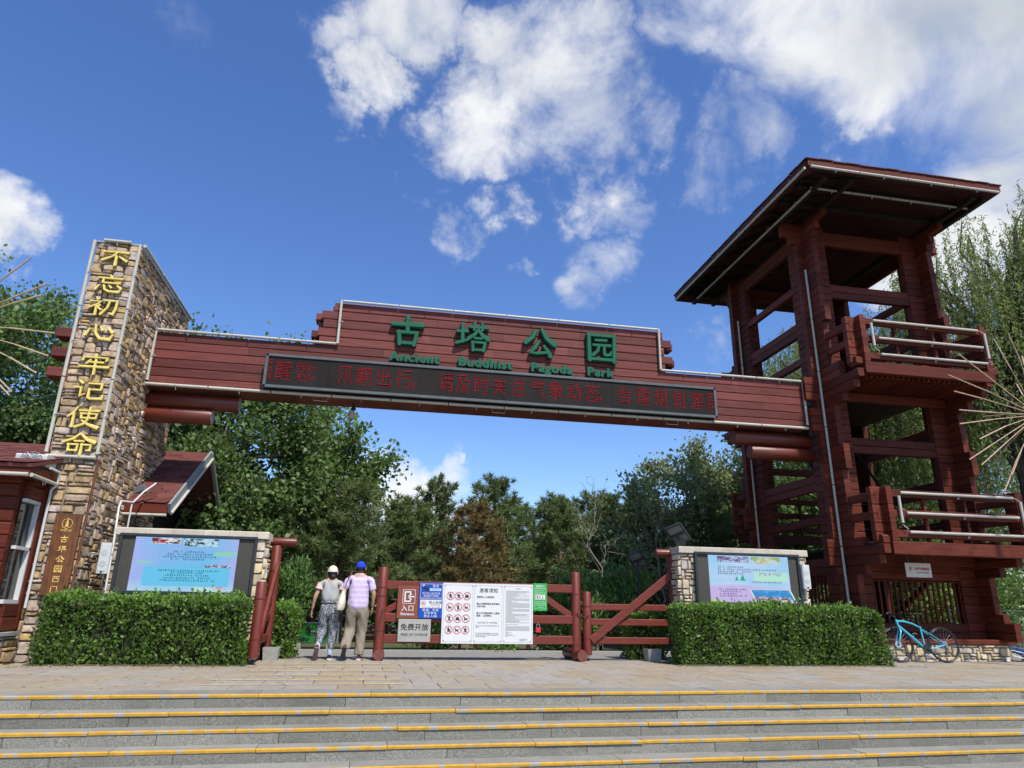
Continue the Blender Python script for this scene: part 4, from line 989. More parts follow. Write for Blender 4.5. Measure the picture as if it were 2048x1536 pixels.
        rect('leaf_spot', .55, .98, .46, .66, emis('pale_green', (.50, .83, .72), .75)); rect('brush_stroke', .62, .90, .585, .65, pic_mat('pic_f', (.5, .75, .85), (.25, .17, .16), 16))
        rect('photo_edge', .48, .995, .03, .305, emis('photo_white', (.66, .82, .755), .75), .12); rect('photo', .50, .975, .045, .29, pic_mat('pic_g', (.12, .42, .85), (.06, .30, .70), 5), .12, .002)
        rect('photo_meadow', .51, .975, .045, .14, pic_mat('pic_h', (.13, .12, .16), (.75, .78, .85), 16, (.75, .3, .5)), .10, .003)
        tr_ = MB()
        for u, sz in ((.335, .04), (.41, .055)):
            for k in range(3):
                v0 = .475+.03*k*sz/.05
                tr_.add([(fx(u)-sz*1.2*(1-.25*k), y-.002, fz(v0)), (fx(u)+sz*1.2*(1-.25*k), y-.002, fz(v0)), (fx(u), y-.002, fz(v0+.05*sz/.05))], [(0, 1, 2)])
        tr_.build('tree_symbol', emis('tree_green', (.02, .42, .22), .8), dp)
        for (u0, u1, v) in ((.11, .43, .76), (.11, .84, .71), (.11, .52, .665), (.11, .43, .62), (.53, .90, .455), (.11, .42, .29), (.11, .38, .245), (.11, .30, .20), (.11, .44, .155)): textrows(tx, [(fx(u0), fx(u1), fz(v), .034)], y-.002, rs)
    tx.build('small_print', E_TXT, dp)
    if tg.v: tg.build('small_print', E_TXTG, dp)
for x0, x1, y0, y1 in ((-5.0, -1.9, 11.98, 12.66), (5.35, 9.65, 12.24, 13.05)):
    b = MB(); b.box(x0, x1, y0, y1, .004, .018); tag(b.build('planting_strip', M_SOIL), kind='structure')
display('left', -4.34, -2.10, 'lit outdoor display with wide blue green notice on the wall beside the stone pillar', 'low stone wall with pale capstones beside the stone pillar')
display('right', 6.10, 8.35, 'lit outdoor display with lilac notice and tree symbols on the wall beside the timber tower', 'low stone wall with pale capstones beside the timber tower')

def speaker(x, y, z, h, w, d, label, rz=0):
    t = thing('column_speaker', (x, y, z), label, 'speaker')
    b = MB(); b.bar((x, y, z), (x, y, z+h), w, d, .012, (0, 1, 0)); b.build('cabinet', M_WPAINT, t)
    b = MB(); b.box(x-w/2+.025, x+w/2-.025, y-d/2-.006, y-d/2+.002, z+.04, z+h-.03); g = b.build('grille', mat('speaker_grille', (.52, .54, .54), .6, .1, (90, 90, 90)), t)
    for k in range(2):
        b = MB(); zc = z+h*(.32+.36*k); b.tube([(x, y-d/2-.010, zc), (x, y-d/2-.006, zc)], w*.3, 14); b.build('cone', mat('speaker_cone', (.42, .44, .44), .6, .1), g)
    b = MB(); b.box(x-.015, x+.015, y-d/2-.009, y-d/2-.002, z+.015, z+.035); b.build('badge', M_BLACK, t)
    b = MB(); b.tube([(x, y+d/2, z-.10), (x, y+d/2+.04, z-.12)], .02, 6); b.tube([(x, y+d/2-.02, z+.02), (x, y+d/2-.02, z-.1)], .015, 6); b.build('bracket', M_STEEL, t)
    return t
speaker(-4.50, 12.98, 1.36, .50, .17, .15, 'white column speaker mounted between the stone pillar and the blue green display')
speaker(8.43, 12.98, 1.38, .46, .16, .15, 'white column speaker mounted at the edge of the lilac display')
cd = thing('white_conduit', (-4.7, 13.1, 1.0), 'white cable conduit bent up the side of the stone pillar', 'pipe')
b = MB(); b.tube([(-4.40, 12.97, .8), (-4.42, 12.98, 1.9), (-4.52, 13.2, 2.5), (-4.55, 13.35, 2.62), (-4.5, 13.8, 2.66), (-4.45, 14.1, 2.9), (-4.3, 14.25, 3.1)], .018, 7); b.tube([(-4.5, 13.75, 2.62), (-4.5, 13.75, 1.6)], .016, 7); b.build('pipe', M_WPAINT, cd, 60)
b = MB(); b.box(-4.84, -4.4, 12.96, 12.99, 1.66, 1.69); b.build('cross_arm', M_STEEL, cd)
# floodlight on the pillar side
fl = thing('flood_lamp', (-4.72, 14.5, 3.0), 'small black floodlight bracketed on the pillar above the gable roof', 'lamp')
b = MB(); b.bar((-4.78, 14.62, 2.98), (-4.58, 14.58, 3.06), .10, .14, .02); b.build('housing', mat('lamp_grey', (.12, .13, .14), .5, .1), fl); b = MB(); b.tube([(-4.82, 14.65, 2.95), (-4.62, 14.62, 2.98)], .015, 6); b.build('bracket', M_STEEL, fl)

# ------------------------------------------------------------------ hedges
def hedge(x0, x1, y0, y1, h, n, seed, label, round_r=0.0, leaf=.058):
    rng = np.random.default_rng(seed)
    t = thing('hedge', ((x0+x1)/2, (y0+y1)/2, 0), label, 'hedge')
    W, D = x1-x0, y1-y0; ins = .15
    b = MB(); b.box(x0+ins, x1-ins, y0+ins, y1-ins, 0, h-ins); b.build('hedge_dark_core', mat('twigs', (.020, .022, .010), .95, .3, (20, 20, 20), .5), t)  # solid dark core for the twig mass, stops daylight showing through
    areas = np.array([W*h, W*h*.25, D*h, D*h, W*D*1.2]); f = rng.choice(5, n, p=areas/areas.sum())
    u, v = rng.random(n), rng.random(n); P = np.zeros((n, 3)); N = np.zeros((n, 3))
    for k, (fx_, fy_, fz_, nn) in enumerate(((lambda u, v: x0+W*u, lambda u, v: np.full_like(u, y0), lambda u, v: h*v, (0, -1, 0)), (lambda u, v: x0+W*u, lambda u, v: np.full_like(u, y1), lambda u, v: h*v, (0, 1, 0)),
            (lambda u, v: np.full_like(u, x0), lambda u, v: y0+D*u, lambda u, v: h*v, (-1, 0, 0)), (lambda u, v: np.full_like(u, x1), lambda u, v: y0+D*u, lambda u, v: h*v, (1, 0, 0)),
            (lambda u, v: x0+W*u, lambda u, v: y0+D*v, lambda u, v: np.full_like(u, h), (0, 0, 1)))):
        q = f == k; P[q] = np.stack([fx_(u[q], v[q]), fy_(u[q], v[q]), fz_(u[q], v[q])], 1); N[q] = nn
    lump = .038*np.sin(P[:, 0]*5.1+seed)+.032*np.sin(P[:, 2]*7.3+P[:, 0]*2.7)+.03*np.sin(P[:, 0]*13+P[:, 1]*9)
    depth = rng.random(n)**1.6*.16
    P = P - N*(depth+.02)[:, None] + N*lump[:, None] + rng.normal(size=(n, 3))*.014
    # ragged sprigs on the top edge
    top = (f == 4); P[top, 2] += np.abs(rng.normal(size=top.sum()))*.028*(rng.random(top.sum()) < .45)
    if round_r:
        # shoulders rounded off at the right-hand end
        c = np.array([x1-round_r, 0, h-round_r]); q = (P[:, 0] > c[0]) & (P[:, 2] > c[2]); d = P[q][:, [0, 2]]-c[[0, 2]]; L = np.linalg.norm(d, axis=1); k = np.minimum(1, round_r/np.maximum(L, 1e-6)*rng.uniform(.93, 1.0, len(L)))
        P[np.ix_(q, [0, 2])] = c[[0, 2]] + d*k[:, None]
    for ax, edge, sg in ((1, y0, -1), (1, y1, 1), (0, x0, -1), (0, x1, 1)):
        rr = .13; ce = edge-sg*rr; q = ((P[:, ax]-ce)*sg > 0) & (P[:, 2] > h-rr); d = np.stack([P[q, ax]-ce, P[q, 2]-(h-rr)], 1); L = np.linalg.norm(d, axis=1); k = np.minimum(1, rr/np.maximum(L, 1e-6)); P[q, ax] = ce+d[:, 0]*k; P[q, 2] = h-rr+d[:, 1]*k
    # stray shoots above the clipped top
    ns = int(W*16); sx_ = rng.uniform(x0+.05, x1-.05-round_r, ns); sy_ = rng.uniform(y0, y1-.1, ns); sh_ = rng.gamma(2, .028, ns)
    k5 = 6; u5 = np.tile(np.linspace(.1, 1, k5), ns); PS = np.stack([np.repeat(sx_, k5)+rng.normal(size=ns*k5)*.012, np.repeat(sy_, k5)+rng.normal(size=ns*k5)*.012, h-.01+np.repeat(sh_, k5)*u5], 1)
    P = np.concatenate([P, PS]); N = np.concatenate([N, np.tile(np.array([0, 0, 1.]), (ns*k5, 1))])
    P[:, 2] = np.clip(P[:, 2], .02, None)
    V, Q, T = leaves(rng, P, leaf, .62, (0, 0, .25), N*.8+np.array([0, 0, .5]))
    T = np.clip(T*.8 + np.repeat(np.where(P[:, 2] > h-.07, .36, 0), 4), 0, 1)  # top leaves tinted lighter, sunlight on them put into the colour
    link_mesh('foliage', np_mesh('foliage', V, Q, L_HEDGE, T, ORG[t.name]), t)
    b = MB(); rs = random.Random(seed)
    for i in range(int(W*7)):
        x = rs.uniform(x0+.1, x1-.1); y = rs.uniform(y0+.08, y1-.1); b.tube([(x, y, -.01), (x+rs.uniform(-.06, .06), y+rs.uniform(-.04, .02), .22), (x+rs.uniform(-.1, .1), y, .5)], [.012, .009, .004], 5)
    tag(b.build('inner_stems', M_BARK, t), kind='stuff')
    return t
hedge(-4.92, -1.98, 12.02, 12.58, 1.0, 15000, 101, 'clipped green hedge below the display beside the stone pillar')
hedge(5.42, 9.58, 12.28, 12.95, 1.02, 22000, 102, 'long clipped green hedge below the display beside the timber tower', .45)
hedge(-1.88, -1.40, 13.75, 14.5, .92, 3800, 103, 'short green hedge block behind the open gate leaf and grey pot')
hedge(5.0, 5.75, 13.75, 14.4, .86, 3800, 104, 'short leafy hedge block behind the braced gate leaf')

# ------------------------------------------------------------------ gates
def post(par, x, y, z0, z1, r, bands=(), name='post'):
    b = MB(); pts = [(x, y, z0), (x, y, z1-.015), (x, y, z1)]; b.tube(pts, [r, r, r-.012], 18); o = b.build(name, M_POST, par, 40)
    for z in bands:
        b = MB(); b.tube([(x, y, z-.012), (x, y, z+.012)], r+.004, 18); b.build('band', M_POST, o, 40)
    return o
def grail(par, p0, p1, w=.07, h=.14, name='rail'):
    b = MB(); b.bar(p0, p1, w, h, .012); return b.build(name, M_RAIL, par)
GYc = 13.5
g1 = thing('wide_gate', (1.95, GYc, 0), 'wide red rail gate on a log foot carrying the notice boards', 'gate')
post(g1, .12, GYc, .0, 1.61, .093, (.5, 1.1, 1.25)); post(g1, 3.82, GYc, .0, 1.61, .09, (.28, 1.2))
for z in (1.295, .725, .36): grail(g1, (.18, GYc, z), (3.76, GYc, z), .075, .155)
grail(g1, (.18, GYc+.02, .82), (.95, GYc+.02, 1.25), .06, .12, 'brace'); grail(g1, (3.75, GYc+.02, .78), (3.05, GYc+.02, 1.22), .06, .12, 'brace')
for x in (1.0, 1.9, 2.9): grail(g1, (x, GYc+.07, .2), (x, GYc+.07, 1.35), .07, .07, 'stile')
for x, ya, yb in ((.13, 13.28, 14.25), (3.86, 13.22, 14.35)):
    b = MB(); b.tube([(x, ya, .10), (x, ya+.03, .10), (x, yb-.03, .10), (x, yb, .10)], [.095, .105, .105, .095], 18, mie=1); b.build('foot_log', [M_LOG, M_ENDRED], g1, 50)
g2 = thing('braced_gate', (4.95, GYc, 0), 'red rail gate leaf with one long diagonal brace hung from a tall round post', 'gate')
post(g2, 4.04, GYc, .10, 1.25, .082, (.40, .98)); post(g2, 5.83, GYc, 0, 1.97, .088, (1.50,), 'hinge_post')
for z in (.97, .695, .36): grail(g2, (4.1, GYc, z), (5.76, GYc, z), .07, .125)
grail(g2, (4.10, GYc-.06, .36), (5.78, GYc-.06, 1.60), .06, .15, 'brace')
b = MB(); b.tube([(5.50, GYc, 2.03), (5.53, GYc, 2.03), (6.12, GYc, 2.03)], [.07, .082, .082], 18, mie=1); b.build('cap_log', [M_LOG, M_ENDRED], g2, 50)
b = MB(); b.tube([(4.04, GYc-.02, .035), (4.04, GYc+.02, .035)], .035, 14); b.build('wheel', M_BLACK, g2, 50); b = MB(); b.box(4.0, 4.08, GYc-.03, GYc+.03, .04, .12); b.build('wheel_fork', M_STEEL, g2)
g3 = thing('open_gate', (-1.84, 12.9, 0), 'red gate leaf swung open beside the hedge with grey pot', 'gate')
post(g3, -1.84, 13.6, 0, 1.95, .088, (1.5,), 'hinge_post'); post(g3, -1.84, 12.32, .10, 1.27, .085, (.38, 1.0))
for z in (.97, .695, .36): grail(g3, (-1.84, 13.53, z), (-1.84, 12.38, z), .07, .125)
grail(g3, (-1.78, 12.38, .42), (-1.78, 13.55, 1.60), .06, .15, 'brace')
b = MB(); b.tube([(-2.1, 13.6, 2.02), (-2.07, 13.6, 2.02), (-1.53, 13.6, 2.02), (-1.5, 13.6, 2.02)], [.07, .082, .082, .07], 18, mie=1); b.build('cap_log', [M_LOG, M_ENDRED], g3, 50)
b = MB(); b.tube([(-1.86, 12.32, .035), (-1.82, 12.32, .035)], .035, 14); b.build('wheel', M_BLACK, g3, 50)
def chain(label, pts, sag):
    t = thing('chain', pts[0], label, 'chain'); p0, p1 = Vector(pts[0]), Vector(pts[1]); L = (p1-p0).length; k = max(8, int(L*1.2/.035))
    for i in range(k):
        u = (i+.5)/k; p = p0.lerp(p1, u)-Vector((0, 0, sag*4*u*(1-u))); u2 = u+.02; q = p0.lerp(p1, u2)-Vector((0, 0, sag*4*u2*(1-u2))); d = (q-p).normalized()
        sd = d.cross(Vector((0, 1, 0))) if i % 2 else Vector((0, 1, 0)); sd.normalize(); up_ = d
        b = MB(); b.tube([p+up_*.022*math.cos(a)+sd*.011*math.sin(a) for a in [2*math.pi*j/10 for j in range(11)]], .0045, 5); b.build('chain_link', mat('chain_rust', (.10, .06, .045), .6, .3, metal=.4), t)
chain('rusty chain hanging from the post of the wide notice board gate', ((.16, 13.39, .90), (.07, 13.385, .42)), .02)
chain('rusty chain tying the wide gate post to the braced gate post', ((3.80, 13.39, .86), (4.06, 13.40, .82)), .05)

# notice boards on the wide gate
YB = 13.435
def board(name, x0, x1, z0, z1, mt, label, cat='sign', y=YB, th=.012):
    t = thing(name, ((x0+x1)/2, y, z0), label, cat); b = MB(); b.bar(((x0+x1)/2, y-th/2, z0), ((x0+x1)/2, y-th/2, z1), x1-x0, th, .002, (0, 1, 0)); b.build('panel', mt, t)
    for x in (x0+.015, x1-.015):
        for z in (z0+.02, z1-.02):
            q = MB(); q.tube([(x, y-th-.003, z), (x, y-th, z)], .005, 6); q.build('screw', M_STEEL, t)
    return t
yl = YB-.0135
s1 = board('entrance_sign', .41, .79, .72, 1.29, M_BRN, 'brown entrance sign with white door and arrow symbol')
b = MB(); yy = yl-.001
def frame2d(b, x0, x1, z0, z1, w, y):
    b.box(x0, x1, y-.001, y, z1-w, z1); b.box(x0, x1, y-.001, y, z0, z0+w); b.box(x0, x0+w, y-.001, y, z0+w, z1-w); b.box(x1-w, x1, y-.001, y, z0+w, z1-w)
frame2d(b, .50, .73, .97, 1.22, .008, yy); b.build('border', M_WHITE, s1)
b = MB(); b.box(.53, .555, yy-.001, yy, 1.0, 1.19); b.box(.555, .65, yy-.001, yy, 1.165, 1.19); b.box(.555, .65, yy-.001, yy, 1.0, 1.025); b.box(.628, .65, yy-.001, yy, 1.15, 1.165); b.box(.628, .65, yy-.001, yy, 1.025, 1.04)
for (xa, za, xb, zb) in ((.60, 1.095, .71, 1.095), (.60, 1.095, .66, 1.15), (.60, 1.095, .66, 1.04)): b.bar((xa, yy-.001, za), (xb, yy-.001, zb), .002, .022, .0005)
b.build('door_arrow_symbol', M_WHITE, s1)
letters('lettering', '入口', .115, .60, yl, .885, s1, M_WHITE, .0005, .002, spacing=1.1); letters('lettering', 'Entrance', .07, .60, yl, .79, s1, M_WHITE, .0005, .002)
s2 = board('blue_sign', .80, 1.245, .725, 1.35, M_BLUE, 'blue warning sign with surveillance camera symbol and no smoking panel')
b = MB(); frame2d(b, .82, 1.225, 1.06, 1.33, .006, yl); b.build('border', M_WHITE, s2)
letters('lettering', '警告', .055, 1.10, yl, 1.285, s2, M_WHITE, .0005, .001, spacing=1.25)
b = MB(); b.box(.99, 1.20, yl-.001, yl, 1.205, 1.25); b.build('white_strip', mat('pale_strip', (.45, .62, .80), .5, .05), s2); letters('lettering', 'WARNING', .036, 1.095, yl-.0015, 1.227, s2, M_BLUE, .0004)
b = MB(); b.bar((.87, yl-.001, 1.275), (.97, yl-.001, 1.215), .002, .05, .0005); b.build('camera_symbol', M_INK, s2); b = MB(); b.bar((.85, yl-.001, 1.305), (.90, yl-.001, 1.305), .002, .016, .0005); b.bar((.872, yl-.001, 1.305), (.872, yl-.001, 1.26), .002, .016, .0005); b.build('camera_bracket_symbol', M_WHITE, s2)
letters('lettering', '您已进入监控区域\n请注意行为规范', .041, 1.02, yl, 1.135, s2, M_WHITE, .0005, .0006, line=1.1); b = MB(); textrows(b, [(.84, 1.20, 1.085, .014)], yl, random.Random(6)); b.build('fine_print', M_WHITE, s2)
b = MB(); b.box(.825, 1.22, yl-.001, yl, .90, 1.045); b.build('white_strip', M_WHITE, s2)
letters('lettering', '禁止吸烟', .062, 1.105, yl-.0015, .995, s2, M_INK, .0004, .001); letters('lettering', 'NO SMOKING', .028, 1.105, yl-.0015, .953, s2, M_INK, .0004); b = MB(); textrows(b, [(.87, 1.18, .917, .018)], yl-.001, random.Random(7)); b.build('fine_print', M_INK, s2)
letters('lettering', '快递、外卖\n共享单车\n禁止入园', .052, 1.02, yl, .81, s2, M_WHITE, .0005, .0012, line=1.0, spacing=1.35)
def ban(par, x, z, r, y, glyph):
    """round red prohibition pictogram"""
    b = MB(); b.tube([(x+r*math.cos(a), y-.001, z+r*math.sin(a)) for a in [2*math.pi*i/20 for i in range(21)]], r*.07, 4, caps=False); b.bar((x-r*.7, y-.0025, z+r*.7), (x+r*.7, y-.0025, z-r*.7), .001, r*.10, .0002)
    o = b.build('prohibition_ring', M_RED, par)
    b = MB(); rs = random.Random(glyph)
    def limb(*pp, w=.11): b.tube([(x+r*u, y-.0005, z+r*v) for u, v in pp], r*w, 4)
    def head(u, v, q=.14): b.tube([(x+r*u, y-.002, z+r*v), (x+r*u, y, z+r*v)], r*q, 10)
    if glyph in (0, 1, 6, 9, 11):
        head(.0, .55); limb((0, .4), (-.05, -.1), w=.16); limb((-.05, -.1), (-.3, -.6)); limb((-.05, -.1), (.3, -.55)); limb((0, .3), (.4, .05 if glyph != 6 else .35)); limb((0, .3), (-.4, .1 if glyph != 6 else .4))
        if glyph in (9,): limb((.4, .05), (.6, -.5), w=.08)
    elif glyph in (2, 7):
        limb((-.5, -.15), (.5, -.15), w=.2); limb((-.3, .1), (.3, .1), w=.2); head(-.35, -.35, .15); head(.35, -.35, .15); limb((-.2, .35), (.2, .35), w=.07)
    elif glyph == 4:
        head(0, .55, .15); limb((0, .35), (0, -.15), w=.25); limb((-.1, -.2), (-.1, -.65)); limb((.1, -.2), (.1, -.65))
    else:
        head(-.35, .2, .17); limb((-.45, -.1), (.1, -.15), (.45, .15), w=.13); limb((.1, -.15), (.3, -.4), w=.09); limb((-.3, -.1), (-.35, -.45), w=.09)
    b.build('pictogram', M_INK, o)
ban(s2, .885, .985, .042, yl-.001, 5)
s3 = thing('notice_board', (2.09, YB, .29), 'wide white visitor notice board with prohibition symbols and printed rules on the rail gate', 'notice board')
b = MB(); b.bar((2.095, YB-.008, .29), (2.095, YB-.008, 1.355), 1.72, .016, .003, (0, 1, 0)); b.build('panel', M_WHITE, s3)
b = MB()
for x0, x1 in ((1.265, 1.80), (1.83, 2.36), (2.39, 2.93)):
    frame2d(b, x0, x1, .32, 1.32, .003, YB-.017)
    for cx_, cz_ in ((x0, .32), (x1-.03, .32), (x0, 1.29), (x1-.03, 1.29)): b.box(cx_, cx_+.03, YB-.0185, YB-.0175, cz_+.012, cz_+.018); b.box(cx_+.012, cx_+.018, YB-.0185, YB-.0175, cz_, cz_+.03)
b.build('panel_border', M_INKG, s3)
yn = YB-.0175; gi = 0
for r_ in range(4):
    for c_ in range(3): ban(s3, 1.38+c_*.155-r_*.004, 1.125-r_*.20, .068, yn, gi); gi += 1
letters('lettering', '游客须知', .085, 2.10, yn, 1.225, s3, M_INK, .0004, .0014, spacing=1.1)
letters('lettering', '游客进入公园须知：', .040, 2.06, yn, 1.11, s3, M_INK, .0004, .0008, spacing=1.05)
letters('lettering', '禁止采摘野菜及各种果实，\n以防中毒；', .040, 1.875, yn, .965, s3, M_INK, .0004, .0006, align='LEFT', line=1.15)
letters('lettering', '禁止在非健身器材上锻炼\n健身，以防摔伤。', .040, 1.875, yn, .80, s3, M_INK, .0004, .0006, align='LEFT', line=1.15)
letters('lettering', 'NOTICE TO VISITORS', .038, 2.09, yn, .655, s3, M_INK, .0004)
letters('lettering', 'Please do not pick edible vegetables and\nfruits.', .0268, 1.865, yn, .59, s3, M_INK, .0004, align='LEFT')
letters('lettering', 'To avoid injuries, please use no other\nequipment than the fitness equipment\nwhen exercising.', .0285, 1.865, yn, .445, s3, M_INK, .0004, align='LEFT')
b = MB(); rs = random.Random(9); z = 1.23
while z > .52:
    b.box(2.43, 2.43+.46*(rs.random() if rs.random() < .22 else 1), yn-.001, yn, z, z+.0045); z -= .0172
for k in range(6): b.box(2.43, 2.43+rs.uniform(.03, .2), yn-.001, yn, .50-k*.017, .5045-k*.017)
for k in range(3): b.box(2.70, 2.70+rs.uniform(.08, .2), yn-.001, yn, .375-k*.014, .379-k*.014)
textrows(b, [(2.60, 2.72, 1.275, .022)], yn, rs)
b.build('fine_print', M_INKG, s3)
s4 = board('green_sign', 2.96, 3.23, .885, 1.385, M_GRN, 'small green sign with two pictograms next to the white notice board', y=YB-.003)
y4 = yl-.003; letters('lettering', '温馨提示', .045, 3.095, y4, 1.33, s4, M_WHITE, .0004, .001)
b = MB(); rs = random.Random(4); frame2d(b, 2.985, 3.205, .92, 1.30, .003, y4)
textrows(b, [(3.0, 3.19, 1.285-.032*k, .02) for k in range(4)]+[(3.0, 3.19, 1.05-.03*k, .018) for k in range(3)]+[(3.05, 3.16, .95, .018)], y4, rs); b.build('fine_print', M_WHITE, s4)
for x in (3.045, 3.145):
    b = MB(); b.box(x-.044, x+.044, y4-.001, y4, 1.085, 1.175); b.build('white_tile', M_WHITE, s4)
ban(s4, 3.045, 1.13, .036, y4-.001, 0)
b = MB(); b.tube([(3.145, y4-.003, 1.155), (3.145, y4-.001, 1.155)], .01, 8); b.bar((3.145, y4-.002, 1.145), (3.145, y4-.002, 1.10), .001, .016, .0003); b.bar((3.12, y4-.002, 1.10), (3.17, y4-.002, 1.10), .001, .01, .0003); b.build('person_pictogram', M_GRN, s4)
s5 = board('free_entry_sign', .45, 1.04, .315, .705, M_SILV, 'brushed silver sign reading free of charge below the brown entrance sign')
letters('lettering', '免费开放', .125, .745, yl, .555, s5, M_INK, .0005, .0025, spacing=1.05); letters('lettering', 'FREE OF CHARGE', .062, .745, yl, .435, s5, M_INK, .0005, .001)
bp = MB(); bp.tube([(3.05, YB-.0, .60), (3.05, YB-.03, .60), (3.05, YB-.04, .58)], .012, 6); pad = thing('padlock', (3.06, YB, .55), 'small red padlock hanging by the gate rail below the green sign', 'padlock')
b = MB(); b.bar((3.06, YB+.0, .50), (3.06, YB+.0, .585), .09, .04, .008, (0, 1, 0)); b.build('body', M_RED, pad); b = MB(); b.tube([(3.03, YB, .585), (3.03, YB, .63), (3.06, YB, .65), (3.09, YB, .63), (3.09, YB, .585)], .006, 6); b.build('shackle', M_STEEL, pad)
# grey planter pots
for x0, x1, y0, y1, h, lab in ((-1.83, -1.56, 13.2, 13.45, .21, 'square grey concrete pot at the foot of the open gate leaf'), (5.18, 5.45, 13.3, 13.6, .22, 'square grey concrete pot at the end of the long hedge')):
    t = thing('plant_pot', ((x0+x1)/2, (y0+y1)/2, 0), lab, 'pot'); d = .02
    b = MB(); b.add([(x0+d, y0+d, 0), (x1-d, y0+d, 0), (x1-d, y1-d, 0), (x0+d, y1-d, 0), (x0, y0, h), (x1, y0, h), (x1, y1, h), (x0, y1, h), (x0+d, y0+d, h), (x1-d, y0+d, h), (x1-d, y1-d, h), (x0+d, y1-d, h), (x0+d*1.4, y0+d*1.4, h-.05), (x1-d*1.4, y0+d*1.4, h-.05), (x1-d*1.4, y1-d*1.4, h-.05), (x0+d*1.4, y1-d*1.4, h-.05)],
                    [(3, 2, 1, 0), (0, 1, 5, 4), (1, 2, 6, 5), (2, 3, 7, 6), (3, 0, 4, 7), (4, 5, 9, 8), (5, 6, 10, 9), (6, 7, 11, 10), (7, 4, 8, 11), (8, 9, 13, 12), (9, 10, 14, 13), (10, 11, 15, 14), (11, 8, 12, 15)])
    b.build('pot_wall', M_CONC, t); b = MB(); b.box(x0+d*1.5, x1-d*1.5, y0+d*1.5, y1-d*1.5, h-.06, h-.045); b.build('soil', M_SOIL, t)

# ------------------------------------------------------------------ people
def skin(name, verts, edges, mt, parent, root=0, sub=2, loc=(0, 0, 0), fold=0.0):
    me = bpy.data.meshes.new(name); me.from_pydata([v[:3] for v in verts], edges, [])
    o = bpy.data.objects.new(name, me); COL.objects.link(o)
    md = o.modifiers.new('skin', 'SKIN'); md.use_smooth_shade = True
    for i, v in enumerate(verts):
        sv = me.skin_vertices[0].data[i]; r = v[3]; sv.radius = r if hasattr(r, '__len__') else (r, r); sv.use_root = (i == root)
    o.modifiers.new('sub', 'SUBSURF').levels = sub
    bpy.context.view_layer.update()
    out = bpy.data.meshes.new_from_object(o.evaluated_get(bpy.context.evaluated_depsgraph_get()))
    bpy.data.objects.remove(o); bpy.data.meshes.remove(me)
    out.materials.clear(); out.materials.append(mt)
    out.polygons.foreach_set('material_index', [0]*len(out.polygons)); out.shade_smooth()
    if fold:                                           # soft creases in the cloth
        rs = random.Random(len(verts)*7+int(fold*1e4)); ph = [rs.uniform(0, 6.3) for _ in range(6)]
        for v in out.vertices:
            x, y, z = v.co; f = math.sin(x*42+z*14+ph[0])*math.sin(z*9+x*7+ph[1])+.45*math.sin(x*70-z*33+y*21+ph[2])*math.sin(z*17+ph[3])
            v.co += v.normal*f*fold
    return link_mesh(name, out, parent, ORG[parent.name] if parent else loc)
M_SKIN = mat('skin', (.42, .245, .165), .55, .06, (9, 9, 9)); M_HAIR = mat('hair', (.012, .011, .011), .5, .2, (30, 30, 30))
def fabric(name, c, rough=.85, **k): return mat(name, c, rough, k.pop('var', .14), k.pop('scale', (9, 9, 9)), .25, (160, 160, 160), **k)
M_PRINT = mat('speckled_print', (.015, .017, .024), .85, .2, (9, 9, 9), c2=(.36, .38, .42), c2at=(.46, .56), c2scale=62)
M_KHAKI = fabric('khaki_cloth', (.235, .20, .15)); M_GREY = fabric('grey_cloth', (.33, .34, .33)); M_CREAM = fabric('cream_cloth', (.66, .62, .50)); M_BCAP = fabric('blue_cloth', (.012, .045, .42)); M_WINE = fabric('wine_strap', (.23, .012, .035))
def plaid():
    mt = fabric('lilac_cloth', (.50, .41, .60)); t = NT(mt.node_tree); pb = [n for n in t.n if n.type == 'BSDF_PRINCIPLED'][0]
    geo = t.add('ShaderNodeNewGeometry'); s = t.add('ShaderNodeSeparateXYZ'); t.link(geo.outputs['Position'], s.inputs[0])
    z = t.math('FRACT', t.math('MULTIPLY', s.outputs['Z'], 11.0)); x = t.math('FRACT', t.math('MULTIPLY', s.outputs['X'], 28.0))
    old = pb.inputs['Base Color'].links[0].from_socket
    col = t.mix(t.math('MULTIPLY', t.math('LESS_THAN', z, .38), .5), old, (.66, .60, .74)); col = t.mix(t.math('MULTIPLY', t.math('LESS_THAN', x, .3), .22), col, (.36, .27, .47))
    t.link(col, pb.inputs['Base Color']); return mt
M_PLAID = plaid()
M_SOLE = mat('shoe_sole', (.05, .05, .052), .7, .15, (20, 20, 20)); M_SOLEP = mat('shoe_sole_pink', (.22, .13, .12), .7, .15, (20, 20, 20)); M_SHW = mat('shoe_white', (.6, .6, .58), .6, .08); M_SHR = mat('shoe_wine', (.10, .012, .018), .6, .2, (20, 20, 20)); M_SHB = mat('shoe_navy', (.012, .014, .022), .6, .2, (20, 20, 20)); M_SOCK = fabric('sock_blue', (.34, .43, .55))
